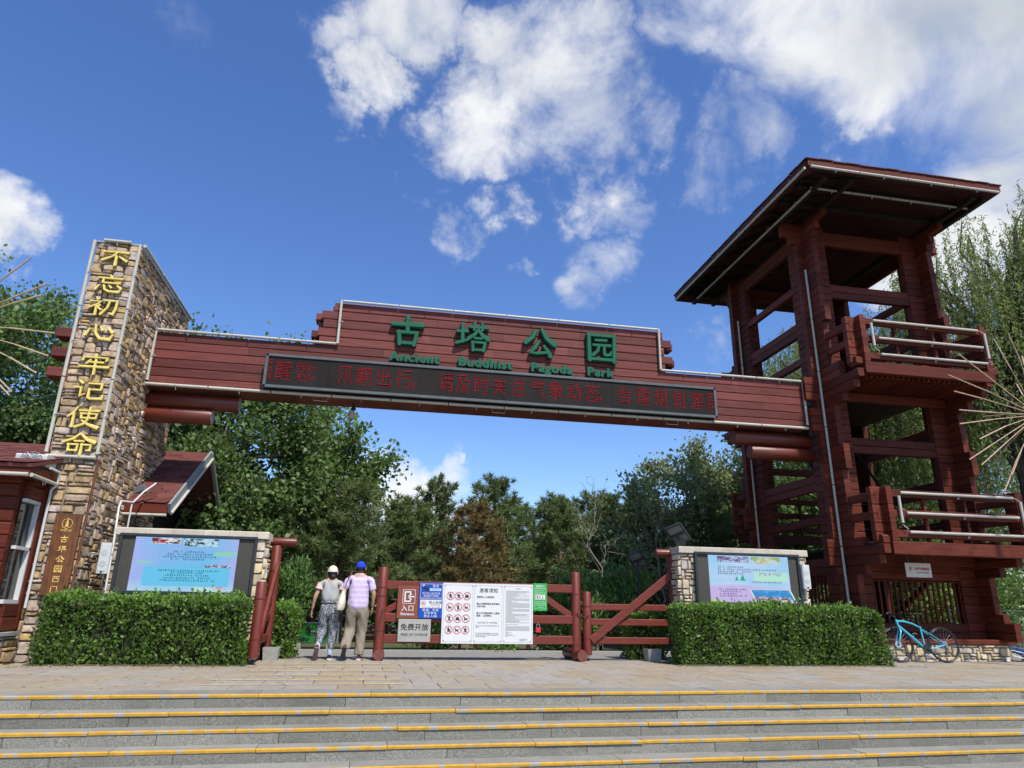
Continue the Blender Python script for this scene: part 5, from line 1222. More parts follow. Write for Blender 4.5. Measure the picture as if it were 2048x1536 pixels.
def fingers(par, w, d, side, s_=1.0):
    """hand with palm, four unequal bent fingers and a thumb; w wrist, d pointing direction"""
    w = Vector(w); d = Vector(d).normalized(); fwd = Vector((0, 1, 0)); fwd = (fwd-d*fwd.dot(d)).normalized(); inn = d.cross(fwd)*(1 if side < 0 else -1)
    b = MB(); b.bar(w, w+d*.085*s_, .03*s_, .078*s_, .011, fwd); pm = b.build('hand', M_SKIN, par, 60)
    for k, L in enumerate((.068, .076, .071, .056)):
        p = w+d*.08*s_+fwd*(.028-.0187*k)*s_; q = p+d*L*.5*s_+inn*.006; e = p+d*L*.88*s_+inn*.032*s_
        b = MB(); b.tube([p, q, e, e+(e-q)*.12], [.0098*s_, .0092*s_, .0078*s_, .004*s_], 7); b.build('finger', M_SKIN, pm, 80)
    p = w+d*.03*s_+fwd*.034*s_; b = MB(); b.tube([p, p+d*.028*s_+fwd*.022*s_+inn*.008, p+d*.058*s_+fwd*.026*s_+inn*.02, p+d*.066*s_+fwd*.024*s_+inn*.024], [.012*s_, .0108*s_, .009*s_, .004*s_], 7); b.build('thumb', M_SKIN, pm, 80)
def shoe(par, heel, toe, up, upper, sole, size=.26, nm='shoe'):
    """heel/toe: sole centre line ends; up: direction out of the sole"""
    h = Vector(heel); d = (Vector(toe)-h).normalized(); u = Vector(up); u = (u-d*u.dot(d)).normalized(); s_ = d.cross(u)
    def ring(t, w, off): return h+d*size*t, w, off
    outl = [(-.0, .030), (.06, .036), (.2, .036), (.45, .036), (.68, .045), (.85, .042), (.96, .026), (1.0, .010)]
    lo = [h+d*size*t+s_*q*w for q in (1, -1) for t, w in (outl if q > 0 else outl[::-1])]
    n = len(lo); b = MB(); vs = [p for p in lo]+[p+u*.028 for p in lo]
    b.add(vs, [tuple(range(n)), tuple(range(2*n-1, n-1, -1))]+[(i, n+i, n+(i+1) % n, (i+1) % n) for i in range(n)]); so_ = b.build(nm, sole, par)
    hs = [.085, .09, .085, .075, .058, .045, .034, .03]
    b = MB(); k = len(outl); vs = []
    for (t, w), hh in zip(outl, hs):
        c = h+d*size*t
        for q, zz in ((1, .026), (.98, .026+(hh-.026)*.55), (.55, hh), (-.55, hh), (-.98, .026+(hh-.026)*.55), (-1, .026)): vs.append(c+s_*q*w*.97+u*zz)
    fs = [(i*6+j, i*6+j+1, (i+1)*6+j+1, (i+1)*6+j) for i in range(k-1) for j in range(5)]+[tuple(range(5, -1, -1)), tuple((k-1)*6+j for j in range(6))]
    b.add(vs, fs); b.build('upper', upper, so_, 60)

def person(X, Y, lab, male):
    t = thing('person', (X, Y, 0), lab, 'person')
    def W(p): return (X+p[0], Y+p[1], p[2]) + tuple(p[3:])
    def L(p): return tuple(p)
    if male:
        hipz, shz, sw, head = .90, 1.385, .190, 1.565
        kR, aR = (.10, .06, .49), (.085, -.02, .085); kL, aL = (-.105, .05, .485), (-.16, -.33, .20)
        armR = [(.205, .0, shz), (.275, -.03, 1.12), (.265, .05, .89)]; armL = [(-.205, .0, shz), (-.27, -.02, 1.13), (-.30, .12, .95)]
    else:
        hipz, shz, sw, head = .86, 1.30, .165, 1.475
        kR, aR = (.085, .06, .47), (.075, -.02, .085); kL, aL = (-.10, .05, .465), (-.13, -.30, .21)
        armR = [(.175, .0, shz), (.235, .02, 1.06), (.22, .14, .90)]; armL = [(-.175, .0, shz), (-.265, -.05, 1.05), (-.30, .0, .83)]
    g = 1.0 if male else .92
    V = [(0, 0, hipz+.03, .125*g), (0, 0, hipz+.20, (.125*g, .10*g)), (0, .0, shz-.12, (.15*g, .105*g)), (0, .0, shz+.02, (.12*g, .085*g)), (0, .01, shz+.10, .054*g), (0, .025, head-.07, .06), (0, .02, head+.0, (.079, .094)), (0, .02, head+.075, (.07, .085)), (0, .015, head+.115, .04)]
    E = [(0, 1), (1, 2), (2, 3), (3, 4), (4, 5), (5, 6), (6, 7), (7, 8)]
    def limb(a, pts):
        k = len(V)
        for i, p in enumerate(pts): V.append(p); E.append((a if i == 0 else len(V)-2, len(V)-1))
    for s_, k, a in ((1, kR, aR), (-1, kL, aL)): limb(0, [(s_*.095*g, 0, hipz-.04, .088*g), (k[0], k[1], k[2], .056*g), (*a, .036*g)])
    for A_ in (armR, armL): limb(3, [(*A_[0], .052*g), (*A_[1], .039*g), (*A_[2], .026*g)])
    body = skin('body', V, E, M_SKIN, t)
    # trousers
    lg = .138 if male else .125
    TV = [(0, 0, hipz+.02, (.178*g, .14*g)), (0, 0, hipz+.13, (.160*g, .125*g))]; TE = [(0, 1)]
    for s_, k, a in ((1, kR, aR), (-1, kL, aL)):
        b0 = len(TV); hem = .07 if male else .12
        kk = Vector(k); aa = Vector(a); an = kk.lerp(aa, 1-(hem/.42 if not male else .06))
        TV += [(s_*.092*g, -.01, hipz-.08, lg*g), (k[0], k[1]-.005, k[2], .105 if male else .090), (an.x, an.y-.005, an.z, .088 if male else .055), (an.x, an.y-.005, an.z-.035, .090 if male else .052)]; TE += [(0, b0), (b0, b0+1), (b0+1, b0+2), (b0+2, b0+3)]
    skin('trousers', TV, TE, M_KHAKI if male else M_PRINT, t, sub=3, fold=.0085)
    # shirt with short sleeves
    hemz = hipz-.10 if male else hipz+.06
    SV = [(0, 0, hemz, (.222, .205) if male else (.178, .160)), (0, -.005, hemz+.20, (.200, .165) if male else (.180, .14)), (0, 0, shz-.12, (.205, .14) if male else (.176, .122)), (0, 0, shz+.03, (.13, .095) if male else (.115, .08)), (0, .005, shz+.075, .075 if male else .072)]
    SE = [(0, 1), (1, 2), (2, 3), (3, 4)]
    for A_ in (armR, armL):
        b0 = len(SV); a_, e_ = Vector(A_[0]), Vector(A_[1]); q = a_.lerp(e_, .42 if not male else .8); m_ = a_.lerp(e_, .3)
        SV += [(*a_, .062 if male else .060), (*m_, .066 if male else .060), (*q, .068 if male else .060)]; SE += [(3, b0), (b0, b0+1), (b0+1, b0+2)]
    shirt = skin('shirt', SV, SE, M_PLAID if male else M_GREY, t, sub=3, fold=.006)
    if male:
        b = MB(); b.tube([W((math.cos(a)*.073, .008+math.sin(a)*.066, shz+.085)) for a in [2*math.pi*i/18 for i in range(19)]], .016, 6); b.build('collar', M_PLAID, shirt, 60)
    else:
        for s_ in (1, -1):
            a_, e_ = Vector(armR[0] if s_ > 0 else armL[0]), Vector(armR[1] if s_ > 0 else armL[1]); b = MB(); b.tube([W(tuple(a_.lerp(e_, .10)+Vector((s_*.01, 0, .03)))), W(tuple(a_.lerp(e_, .42)))], [.05, .072], 12, caps=False); b.build('lace_sleeve', mat('lace_pink', (.60, .42, .38), .8, .3, (60, 60, 60)), shirt, 60)
        b = MB(); b.tube([W((math.cos(a)*.146, math.sin(a)*.112, hipz+.115)) for a in [2*math.pi*i/18 for i in range(19)]], .02, 6); b.build('waistband', M_PRINT, t, 60)
    # hair, ears, face
    hz = head+.015
    b = MB(); b.ball(W((0, .015, hz)), .088, .104, .115, 16, 10, v0=.15, v1=.66 if male else .80); b.build('hair', M_HAIR, t, 80)
    if not male:
        b = MB(); b.ball(W((.012, -.045, hz-.075)), .062, .05, .05, 14, 8); b.build('hair', M_HAIR, t, 80)
    for s_ in (1, -1):
        b = MB(); b.ball(W((s_*.090, .02, head+.01)), .014, .026, .034, 8, 6); b.build('ear', M_SKIN, t, 80)
        b = MB(); b.ball(W((s_*.031, .108, head+.018)), .012, .008, .008, 8, 6); b.build('eye', M_INK, t, 80)
    b = MB(); b.ball(W((0, .118, head-.012)), .014, .02, .024, 8, 6); b.build('nose', M_SKIN, t, 80)
    b = MB(); b.bar(W((-.024, .106, head-.052)), W((.024, .106, head-.052)), .008, .009, .003); b.build('mouth', mat('lips', (.30, .10, .09), .5, .05), t)
    cap = MB(); cap.ball(W((0, .015, hz+.026)), .092, .107, .104, 20, 10, v0=0, v1=.53); co_ = cap.build('cap', M_BCAP if male else M_CREAM, t, 80)
    b = MB(); br = [W((math.sin(a)*.095, .02+math.cos(a)*(.19 if abs(a) < 1 else .13), hz+.012)) for a in [-1.3+2.6*i/12 for i in range(13)]]; base = [W((math.sin(a)*.092, .015+math.cos(a)*.105, hz+.03)) for a in [-1.3+2.6*i/12 for i in range(13)]]
    b.add(base+br, [(i, i+1, 14+i, 13+i) for i in range(12)]); b.build('brim', M_BCAP if male else M_CREAM, co_)
    b = MB(); b.ball(W((0, .015, hz+.13)), .011, .011, .006, 8, 4); b.build('cap_button', M_BCAP if male else M_CREAM, co_)
    b = MB(); b.tube([W((math.cos(a)*.092, .015+math.sin(a)*.107, hz+.018)) for a in [2*math.pi*i/20 for i in range(21)]], .007, 5); b.build('cap_band', M_BCAP if male else M_CREAM, co_, 60)
    for A_, s_ in ((armR, 1), (armL, -1)): e_, w_ = Vector(A_[1]), Vector(A_[2]); fingers(t, W(tuple(w_)), tuple((w_-e_).normalized()+Vector((0, .1, -.3))), s_, g)
    # feet: the right one flat, the left one rolling off its toes with the sole towards us
    up_, so_ = (M_SHR, M_SHW) if male else (M_SHB, M_SOLEP)
    shoe(t, W((aR[0]+.0, aR[1]-.055, 0)), W((aR[0]+.02, aR[1]+.2, 0)), (0, 0, 1), up_, M_SHW, .265*g)
    hp = Vector(aL)+Vector((0, -.075, .0)); tp = Vector((aL[0]-.025, aL[1]+.055, .012)); dd = (tp-hp).normalized(); shoe(t, W(tuple(tp-dd*.262*g)), W(tuple(tp)), (0, 1, .35), up_ if male else M_SHB, M_SOLE if male else M_SOLEP, .262*g)
    for a in (aR, aL):
        if not male or a is aL:
            b = MB(); kk = kR if a is aR else kL; q = Vector(a).lerp(Vector(kk), .42 if not male else .25); b.tube([W(tuple(Vector(a)-Vector((0, 0, .03)))), W(tuple(q))], [.041, .05], 12); b.build('sock', M_SOCK if not male else M_SHW, t, 60)
    return t
MX = -.30
person(MX, 13.5, 'person in blue cap, lilac checked shirt and khaki trousers walking away', True)
person(-.80, 13.52, 'person in cream cap, grey top and speckled trousers walking away', False)
bag = thing('tote_bag', (MX-.22, 13.45, .85), 'cream canvas tote bag with wine red strap hanging from the shoulder', 'bag')
b = MB(); c0 = Vector((MX-.265, 13.42, 0))
prof_ = [(1.22, .02, .09), (1.1, .045, .12), (.98, .066, .15), (.88, .075, .155), (.84, .06, .14)]; vs = []
for z, w, d in prof_:
    sh = (1.2-z)*-.14
    for q in range(12): a = 2*math.pi*q/12; vs.append((c0.x+sh+w*math.cos(a)*1.15, c0.y+d*math.sin(a), z))
b.add(vs, [(i*12+j, i*12+(j+1) % 12, (i+1)*12+(j+1) % 12, (i+1)*12+j) for i in range(4) for j in range(12)]+[tuple(range(11, -1, -1)), tuple(48+j for j in range(12))]); b.build('pouch', M_CREAM, bag, 60)
for dy in (-.105, .10):
    b = MB(); b.bar((MX-.262, 13.42+dy*.9, 1.19), (MX-.205, 13.5+dy*.85, 1.40), .012, .035, .003, (0, 1, 0)); b.bar((MX-.205, 13.5+dy*.85, 1.40), (MX-.165, 13.5+dy*.3, 1.475), .012, .035, .003, (0, 1, 0)); b.build('strap', M_WINE, bag)

# ------------------------------------------------------------------ bicycle leaning on the tower base
def bicycle(X, Y, label, col, group=None, rot=0.0, lean=.10, full=True):
    """front wheel at local x=0, rear wheel at x=1.03, ground at z=0, drawn facing -X"""
    t = thing('bicycle', (X, Y, 0), label, 'bicycle'); t.rotation_euler = (-lean, 0, rot)
    o_ = Vector((X, Y, 0))
    fm = mat('frame_'+label[:12], col, .3, .06, (4, 4, 4), spec=.6)
    def mk(name, mt, fn, par=None, sm=60):
        b = MB(); fn(b); b.v = [(v[0]+X, v[1]+Y, v[2]) for v in b.v]; return b.build(name, mt, par or t, sm)
    RW = .345
    for wx, nm, st in ((0, 'wheel', -.38), (1.03, 'wheel', 0.0)):
        ang = lambda a: (wx+(RW-.014)*math.cos(a), -(math.sin(st)*0), RW+(RW-.014)*math.sin(a))
        w_ = mk(nm, M_BLACK, lambda b: b.tube([ang(2*math.pi*i/40) for i in range(41)], .0155, 8, caps=False))
        mk('rim', mat('rim_dark', (.05, .05, .055), .3, .1, metal=.7), lambda b: b.tube([(wx+(RW-.034)*math.cos(2*math.pi*i/40), 0, RW+(RW-.034)*math.sin(2*math.pi*i/40)) for i in range(41)], .011, 6, caps=False), w_)
        mk('spoke', M_STEEL, lambda b: [b.tube([(wx+.02*math.cos(a+.5*(k % 2)), .02*(-1)**k, RW+.02*math.sin(a+.5*(k % 2))), (wx+(RW-.04)*math.cos(a), 0, RW+(RW-.04)*math.sin(a))], .0016, 4) for k, a in enumerate([2*math.pi*i/24 for i in range(24)])], w_)
        mk('hub', M_BLACK, lambda b: b.tube([(wx, -.05, RW), (wx, .05, RW)], .02, 10), w_)
        mk('brake_disc', M_STEEL, lambda b: b.tube([(wx, -.034, RW), (wx, -.031, RW)], .07, 16), w_)
    hd0, hd1 = (.115, 0, .66), (.075, 0, .83); st0, st1 = (.60, 0, .28), (.535+.05, 0, .72)
    seat = (.565, 0, .93); bb = (.605, 0, .27)
    mk('frame', fm, lambda b: (b.tube([hd0, hd1], .026, 10), b.tube([(.085, 0, .80), (.25, 0, .795), (.42, 0, .755), (.585, 0, .68)], [.024, .021, .019, .018], 10), b.tube([(.11, 0, .70), (.36, 0, .49), bb], [.03, .028, .026], 10), b.tube([bb, (.59, 0, .70)], .019, 10)))
    mk('seat_stay', fm, lambda b: [b.tube([(.588, s_*.012, .66), (.80, s_*.05, .52), (1.03, s_*.062, RW+.01)], .0095, 8) for s_ in (1, -1)])
    mk('chain_stay', fm, lambda b: [b.tube([bb, (.80, s_*.055, .28), (1.03, s_*.062, RW)], .0115, 8) for s_ in (1, -1)])
    mk('fork', fm, lambda b: [b.tube([(.118, 0, .66), (.105, s_*.05, .60), (.03, s_*.056, .42), (0, s_*.056, RW)], [.017, .018, .015, .011], 8) for s_ in (1, -1)])
    mk('seat_post', M_BLACK, lambda b: b.tube([(.59, 0, .69), seat], .0135, 8))
    mk('saddle', M_BLACK, lambda b: (b.ball((.58, 0, .945), .13, .055, .022, 14, 8), b.ball((.64, 0, .945), .085, .075, .026, 14, 8), b.ball((.46, 0, .945), .06, .02, .016, 10, 6)))
    mk('stem', M_BLACK, lambda b: b.tube([hd1, (.065, 0, .88), (-.01, 0, .92)], .016, 8))
    hb = mk('handlebar', M_BLACK, lambda b: b.tube([(.03, -.30, .94), (-.01, -.12, .925), (-.01, .12, .925), (.03, .30, .94)], .012, 8))
    mk('grip', M_BLACK, lambda b: [b.tube([(.03, s_*.30, .94), (.01, s_*.2, .932)], .018, 8) for s_ in (1, -1)], hb)
    mk('brake_lever', M_BLACK, lambda b: [b.tube([(-.02, s_*.16, .92), (-.06, s_*.2, .90), (-.045, s_*.27, .885)], .007, 6) for s_ in (1, -1)], hb)
    mk('lamp', M_BLACK, lambda b: b.bar((-.07, .02, .955), (.0, .02, .955), .05, .05, .012), hb); mk('lamp_lens', M_WHITE, lambda b: b.tube([(-.075, .02, .955), (-.07, .02, .955)], .02, 10), hb)
    mk('brake_cable', M_BLACK, lambda b: b.tube([(-.01, -.1, .93), (-.08, -.06, 1.0), (-.06, 0, .86), (.03, 0, .72)], .004, 5), hb)
    cr_ = mk('chainring', M_BLACK, lambda b: b.tube([(.605, -.05, .27), (.605, -.045, .27)], .085, 20))
    mk('crank', M_BLACK, lambda b: b.bar((.605, -.06, .27), (.73, -.06, .16), .014, .026, .004)); mk('crank', M_BLACK, lambda b: b.bar((.605, .06, .27), (.48, .06, .38), .014, .026, .004))
    mk('pedal', M_BLACK, lambda b: (b.bar((.69, -.11, .155), (.78, -.11, .155), .09, .02, .004), b.bar((.44, .11, .385), (.53, .11, .385), .09, .02, .004)))
    mk('chain', M_BLACK, lambda b: b.tube([(.605, -.048, .355), (1.03, -.048, RW+.045), (1.075, -.048, RW), (1.03, -.048, RW-.045), (.605, -.048, .185)], .006, 5))
    mk('derailleur', M_BLACK, lambda b: (b.tube([(1.03, -.05, RW-.03), (1.02, -.06, .25), (1.0, -.06, .18)], .016, 6), b.tube([(1.0, -.07, .18), (1.0, -.05, .18)], .03, 10)))
    mk('bottle_cage', M_STEEL, lambda b: b.tube([(.42, 0, .50), (.40, .02, .56), (.46, .03, .57), (.49, 0, .55)], .005, 5))
    return t
bicycle(10.55, 13.26, 'sky blue bicycle with black saddle and wheels propped on the tower stone base', (.045, .36, .50), rot=R(-3))
b2 = bicycle(13.75, 13.55, 'deep blue bicycle tipped over at the far corner of the tower base', (.02, .10, .32), rot=R(4), lean=R(68))

# ------------------------------------------------------------------ trees
def branch_pts(rng, p0, p1, k=5, wob=.06, sag=0.0):
    p0 = np.asarray(p0, float); p1 = np.asarray(p1, float); L = np.linalg.norm(p1-p0); t = np.linspace(0, 1, k)[:, None]
    P = p0+(p1-p0)*t + rng.normal(size=(k, 3))*wob*L*np.sin(np.pi*t)*.7; P[:, 2] += (sag*L*4*t*(1-t))[:, 0]; return P
def broadleaf(X, Y, h, r, z0, label, lm, seed, n=26000, leaf=.15, bark=None, ncl=170, trunk_r=.16, group=None, gap=.30, flat=1.0, name='broadleaf_tree', lw=.75, shell=.55):
    """trunk, limbs and a crown of leaf clusters at the twig ends"""
    rng = np.random.default_rng(seed); t = thing(name, (X, Y, 0), label, 'tree', group)
    b = MB(); bark = bark or M_BARK
    cz = (h+z0)/2; rz = (h-z0)/2
    fork = z0+.25*rz; tp = branch_pts(rng, (X, Y, -.1), (X+rng.normal()*.15, Y+rng.normal()*.15, h*.86), 7, .02); k = len(tp)
    b.tube([tuple(p) for p in tp], list(np.linspace(trunk_r, trunk_r*.18, k)), 9); tr = b.build('trunk', bark, t, 60)
    cl = []; nl = 13
    for i in range(nl):
        u = (i+.5)/nl; s0 = tp[0]+(tp[-1]-tp[0])*(.22+.62*u); s0[:2] = [np.interp(s0[2], tp[:, 2], tp[:, j]) for j in (0, 1)]
        a = i*2.4+rng.normal()*.35; el = .25+.75*u; zz = min(h-.3, max(z0+.2, s0[2]+el*rz*.55+rng.normal()*.2*rz)); v = (zz-cz)/rz; rr = r*math.sqrt(max(.08, 1-v*v*.86))*rng.uniform(.72, .98)
        e = (X+rr*math.cos(a), Y+rr*math.sin(a)*flat, zz); P = branch_pts(rng, s0, e, 6, .07, .05)
        q = MB(); q.tube([tuple(p) for p in P], list(np.linspace(trunk_r*.42, .015, 6)), 6); lb = q.build('limb', bark, t, 60)
        q = MB()
        for j in range(5):
            s1 = P[1+j % 5 if 1+j % 5 < 6 else 5]; d = rand_dirs(rng, 1, (math.cos(a)*.6, math.sin(a)*.6, .35))[0]; e1 = s1+d*r*rng.uniform(.28, .5); PP = branch_pts(rng, s1, e1, 4, .08)
            q.tube([tuple(p) for p in PP], list(np.linspace(trunk_r*.16, .008, 4)), 5); cl += [PP[2], PP[3], (PP[1]+PP[2])/2]
        q.build('twigs', bark, lb, 60); cl += [P[4], P[5], P[3]]
    m_ = max(0, ncl-len(cl)); dd = rand_dirs(rng, m_); rad = (shell+(1-shell)*rng.random(m_))[:, None]**.6
    ex = np.array([X, Y, cz])+dd*rad*np.array([r, r*flat, rz])*(.80+.24*rng.random((m_, 1)))
    C = np.concatenate([np.array(cl), ex]) if m_ else np.array(cl)
    # open gaps: drop clusters in a few pockets
    for g_ in range(int(gap*20)):
        c = np.array([X, Y, cz])+rand_dirs(rng, 1)[0]*np.array([r, r, rz])*.8; C = C[np.linalg.norm(C-c, axis=1) > r*.20]
    w = rng.random(len(C))+.4; idx = rng.choice(len(C), n, p=w/w.sum()); sp_ = r*(.085+.07*rng.random(len(C)))
    P = C[idx]+rng.normal(size=(n, 3))*sp_[idx][:, None]*np.array([1, 1, .8]); P = P[P[:, 2] > max(.3, z0-.6)]
    out = P-np.array([X, Y, cz]); out /= np.linalg.norm(out, axis=1, keepdims=True)+1e-6
    V, Q, T = leaves(rng, P, leaf, lw, (0, 0, -.15), out*.6)
    link_mesh('crown', np_mesh('crown', V, Q, lm, T, ORG[t.name]), t); return t
def needle_tufts(rng, C, D, k, length, width, spread=.55):
    """tufts of needles: centres C, axes D"""
    n = len(C); C = np.repeat(C, k, 0); D = np.repeat(D, k, 0); A = D*.75+rng.normal(size=(n*k, 3))*spread; A /= np.linalg.norm(A, axis=1, keepdims=True)
    Wd = np.cross(A, rand_dirs(rng, n*k)); Wd /= np.linalg.norm(Wd, axis=1, keepdims=True)+1e-9; L = length*(.65+.6*rng.random((n*k, 1)))
    V, Q = leaf_quads(C-A*.02, A*L, Wd*width*.5); return V, Q, np.repeat(np.repeat(rng.random(n), k)*.6+rng.random(n*k)*.4, 4)
PINES = {}
def pine_parts(variant, lm):
    key = (variant, lm.name)
    if key in PINES: return PINES[key]
    rng = np.random.default_rng(900+variant); H0 = 6.0
    tb_ = MB(); tp = branch_pts(rng, (0, 0, -.1), (rng.normal()*.1, rng.normal()*.1, H0*.97), 7, .015); tb_.tube([tuple(p) for p in tp], list(np.linspace(.13, .02, 7)), 9)
    bb_ = MB(); C = []; D = []
    nb = 46
    for i in range(nb):
        u = (i+rng.random())/nb; z = H0*(.20+.78*u); L = (1.85*(1-u)**.75+.28)*rng.uniform(.65, 1.12); a = i*2.39996+rng.normal()*.3
        s0 = np.array([np.interp(z, tp[:, 2], tp[:, 0]), np.interp(z, tp[:, 2], tp[:, 1]), z]); rise = .12+.55*u
        e = s0+np.array([math.cos(a)*L, math.sin(a)*L, L*rise+.1]); P = branch_pts(rng, s0, e, 6, .05, -.05); bb_.tube([tuple(p) for p in P], list(np.linspace(.035*(1-u)+.012, .006, 6)), 5)
        for j in range(int(6+8*L)):
            q = rng.uniform(.30, 1.0); k = q*5; i0 = min(4, int(k)); pt = P[i0]+(P[i0+1]-P[i0])*(k-i0); d = rand_dirs(rng, 1, (math.cos(a)*.7, math.sin(a)*.7, .75))[0]; ln = rng.uniform(.15, .42)*(1.1-.3*u); e2 = pt+d*ln
            bb_.tube([tuple(pt), tuple(e2)], [.008, .004], 4)
            for f in (.62, 1.0): C.append(pt+d*ln*f+rng.normal(size=3)*.03); D.append(d*.6+np.array([0, 0, .5]))
    C = np.array(C); D = np.array(D); V, Q, T = needle_tufts(rng, C, D, 17, .25, .027, .5)
    PINES[key] = (tb_.mesh('trunk', M_BARKP, 60), bb_.mesh('branches', M_BARKP, 60), np_mesh('crown', V, Q, lm, T)); return PINES[key]
def pine(X, Y, h, variant, label, lm=None, group='pines beyond the gate', wide=1.0, rz=0.0):
    lm = lm or L_PINE; tm, bm_, cm_ = pine_parts(variant, lm); t = thing('pine_tree', (X, Y, 0), label, 'tree', group); s_ = h/6.0
    t.scale = (s_*wide, s_*wide, s_); t.rotation_euler = (0, 0, rz)
    for nm, me in (('trunk', tm), ('branches', bm_), ('crown', cm_)): o = bpy.data.objects.new(nm, me); COL.objects.link(o); o.parent = t
    return t
def willow(X, Y, h, r, label, seed, n=900, leafn=44, zlow=1.2):
    rng = np.random.default_rng(seed); t = thing('willow_tree', (X, Y, 0), label, 'tree')
    b = MB(); tp = branch_pts(rng, (X, Y, -.1), (X+.4, Y, h*.55), 6, .03); b.tube([tuple(p) for p in tp], list(np.linspace(.38, .20, 6)), 10); b.build('trunk', M_BARK, t, 60)
    tips = []
    for i in range(24):
        a = i*2.4+rng.normal()*.3; u = (i+.5)/24; rr = r*rng.uniform(.35, 1.0)*(1 if i % 3 else .45); s0 = tp[3+i % 3]; e = (X+rr*math.cos(a), Y+rr*math.sin(a), h*(.99-.30*(rr/r)**2)*rng.uniform(.88, 1.0)); P = branch_pts(rng, s0, e, 7, .07, .10)
        q = MB(); q.tube([tuple(p) for p in P], list(np.linspace(.12, .02, 7)), 6); q.build('limb', M_BARK, t, 60); tips += [P[j]*(1-f)+P[min(j+1, 6)]*f for j in range(3, 7) for f in (0, .5)]
    tips = np.array(tips); base = tips[rng.integers(0, len(tips), n)]+rng.normal(size=(n, 3))*np.array([.34, .34, .25])
    Ls = np.clip(rng.gamma(4, .85, n), .8, 7.0)*(h/13); Ls = np.minimum(Ls, base[:, 2]-zlow); keep = Ls > .5; base, Ls = base[keep], Ls[keep]; n = len(Ls)
    dirx = rng.normal(size=(n, 2)); dirx /= np.linalg.norm(dirx, axis=1, keepdims=True)
    outw = base[:, :2]-np.array([X, Y]); outw /= np.linalg.norm(outw, axis=1, keepdims=True)+1e-6; dirx = dirx*.5+outw*.7
    u = rng.random((n, leafn)); s_ = u*Ls[:, None]
    P = np.empty((n, leafn, 3)); arch = np.minimum(.45, Ls*.18)[:, None]*(1-np.exp(-s_*2.2)); P[..., 0] = base[:, None, 0]+dirx[:, None, 0]*arch+.05*np.sin(s_*2+base[:, None, 0]*9); P[..., 1] = base[:, None, 1]+dirx[:, None, 1]*arch; P[..., 2] = base[:, None, 2]-s_+.18*np.exp(-s_*2.5)
    P = P.reshape(-1, 3)+rng.normal(size=(n*leafn, 3))*.020; A = rand_dirs(rng, len(P), (0, 0, -1.5)); Wd = np.cross(A, rand_dirs(rng, len(P))); Wd /= np.linalg.norm(Wd, axis=1, keepdims=True)+1e-9; L = .15*(.6+.8*rng.random((len(P), 1)))
    V, Q = leaf_quads(P, A*L, Wd*.019); link_mesh('crown', np_mesh('crown', V, Q, L_WILLOW, np.repeat(np.clip(rng.random(len(P))*.6+np.repeat(rng.random(n), leafn)*.4, 0, 1), 4), ORG[t.name]), t)
    return t
# broadleaf trees left of and behind the pillar
broadleaf(-4.2, 20.6, 8.1, 2.75, 1.0, 'big leafy plane tree rising behind the gable roof and beam', L_PLANE, 201, 52000, .125, gap=.7, ncl=300, bark=M_BARKL)
broadleaf(-7.2, 23.0, 7.6, 2.5, 1.4, 'leafy plane tree behind the stone pillar and gatehouse roof', L_PLANE, 202, 30000, .13, gap=.7, ncl=240, bark=M_BARKL)
broadleaf(-11.7, 22.0, 11.4, 2.9, 1.8, 'tall plane tree with pale limbs left of the stone pillar', L_PLANE, 203, 42000, .13, ncl=230, bark=M_BARKL, gap=.6)
broadleaf(-9.6, 25.0, 11.0, 2.3, 2.0, 'slimmer plane tree standing between the tall plane tree and the pillar', L_PLANE, 204, 30000, .13, ncl=170, bark=M_BARKL, gap=.6)
broadleaf(-2.0, 24.5, 7.0, 2.2, .6, 'mid green tree at the edge of the pines behind the gate', L_PLANE, 205, 24000, .15, ncl=240)
broadleaf(.4, 29.0, 5.9, 1.7, 2.2, 'feathery pale green tree rising between the plane tree and the pines', L_PALE, 206, 8000, .13, ncl=110, gap=.5, shell=.3)
# pines
PN = [(2.1, 27.5, 5.6, 0, 'dark green pine with a lopsided top left of the browning pine', 1.05), (4.6, 28.5, 5.9, 1, 'broad dark pine right behind the browning pine', 1.2), (7.1, 27.5, 5.2, 2, 'rounded pine between the broad dark pine and the bare saplings', 1.15), (9.2, 29.0, 5.6, 0, 'dark pine behind the bare saplings', 1.15), (11.2, 28.5, 6.0, 1, 'pine rising behind the lilac display wall', 1.2)]
for i, (x, y, h, v, lab, wd) in enumerate(PN): pine(x, y, h, v, lab, wide=wd, rz=i*1.3)
pine(3.05, 22.8, 4.1, 3, 'browning pine with rusty needles behind the notice boards', L_BROWN, wide=1.25)
GROVE = ((-3.2, 20.5, 4.2, 2, 1.2, 'small bushy pine behind the hinge post of the open gate'), (-1.0, 21.5, 4.4, 0, 1.25, 'shaggy pine right behind the two walkers'), (.9, 23.5, 4.3, 2, 1.3, 'bushy pine between the walkers and the browning pine'),
         (6.1, 23.5, 4.4, 0, 1.2, 'bushy pine between the browning pine and the bare forked sapling'), (8.2, 24.0, 4.7, 1, 1.2, 'shaggy pine behind the bare forked sapling'), (-2.4, 28.5, 5.0, 1, 1.2, 'far pine between the plane tree and the feathery pale tree'),
         (5.9, 32.0, 5.6, 2, 1.3, 'farthest pine showing beside the broad dark pine'), (13.4, 26.0, 5.6, 0, 1.2, 'pine behind the rear corner of the timber tower'), (10.6, 21.8, 4.3, 2, 1.2, 'low bushy pine behind the solar lamp on the capstones'), (15.6, 28.0, 6.2, 1, 1.2, 'pine seen through the grilles of the tower'))
for i, (x, y, h, v, wd, lab) in enumerate(GROVE):
    pine(x, y, h, v, lab, wide=wd, rz=i*.9+.4)
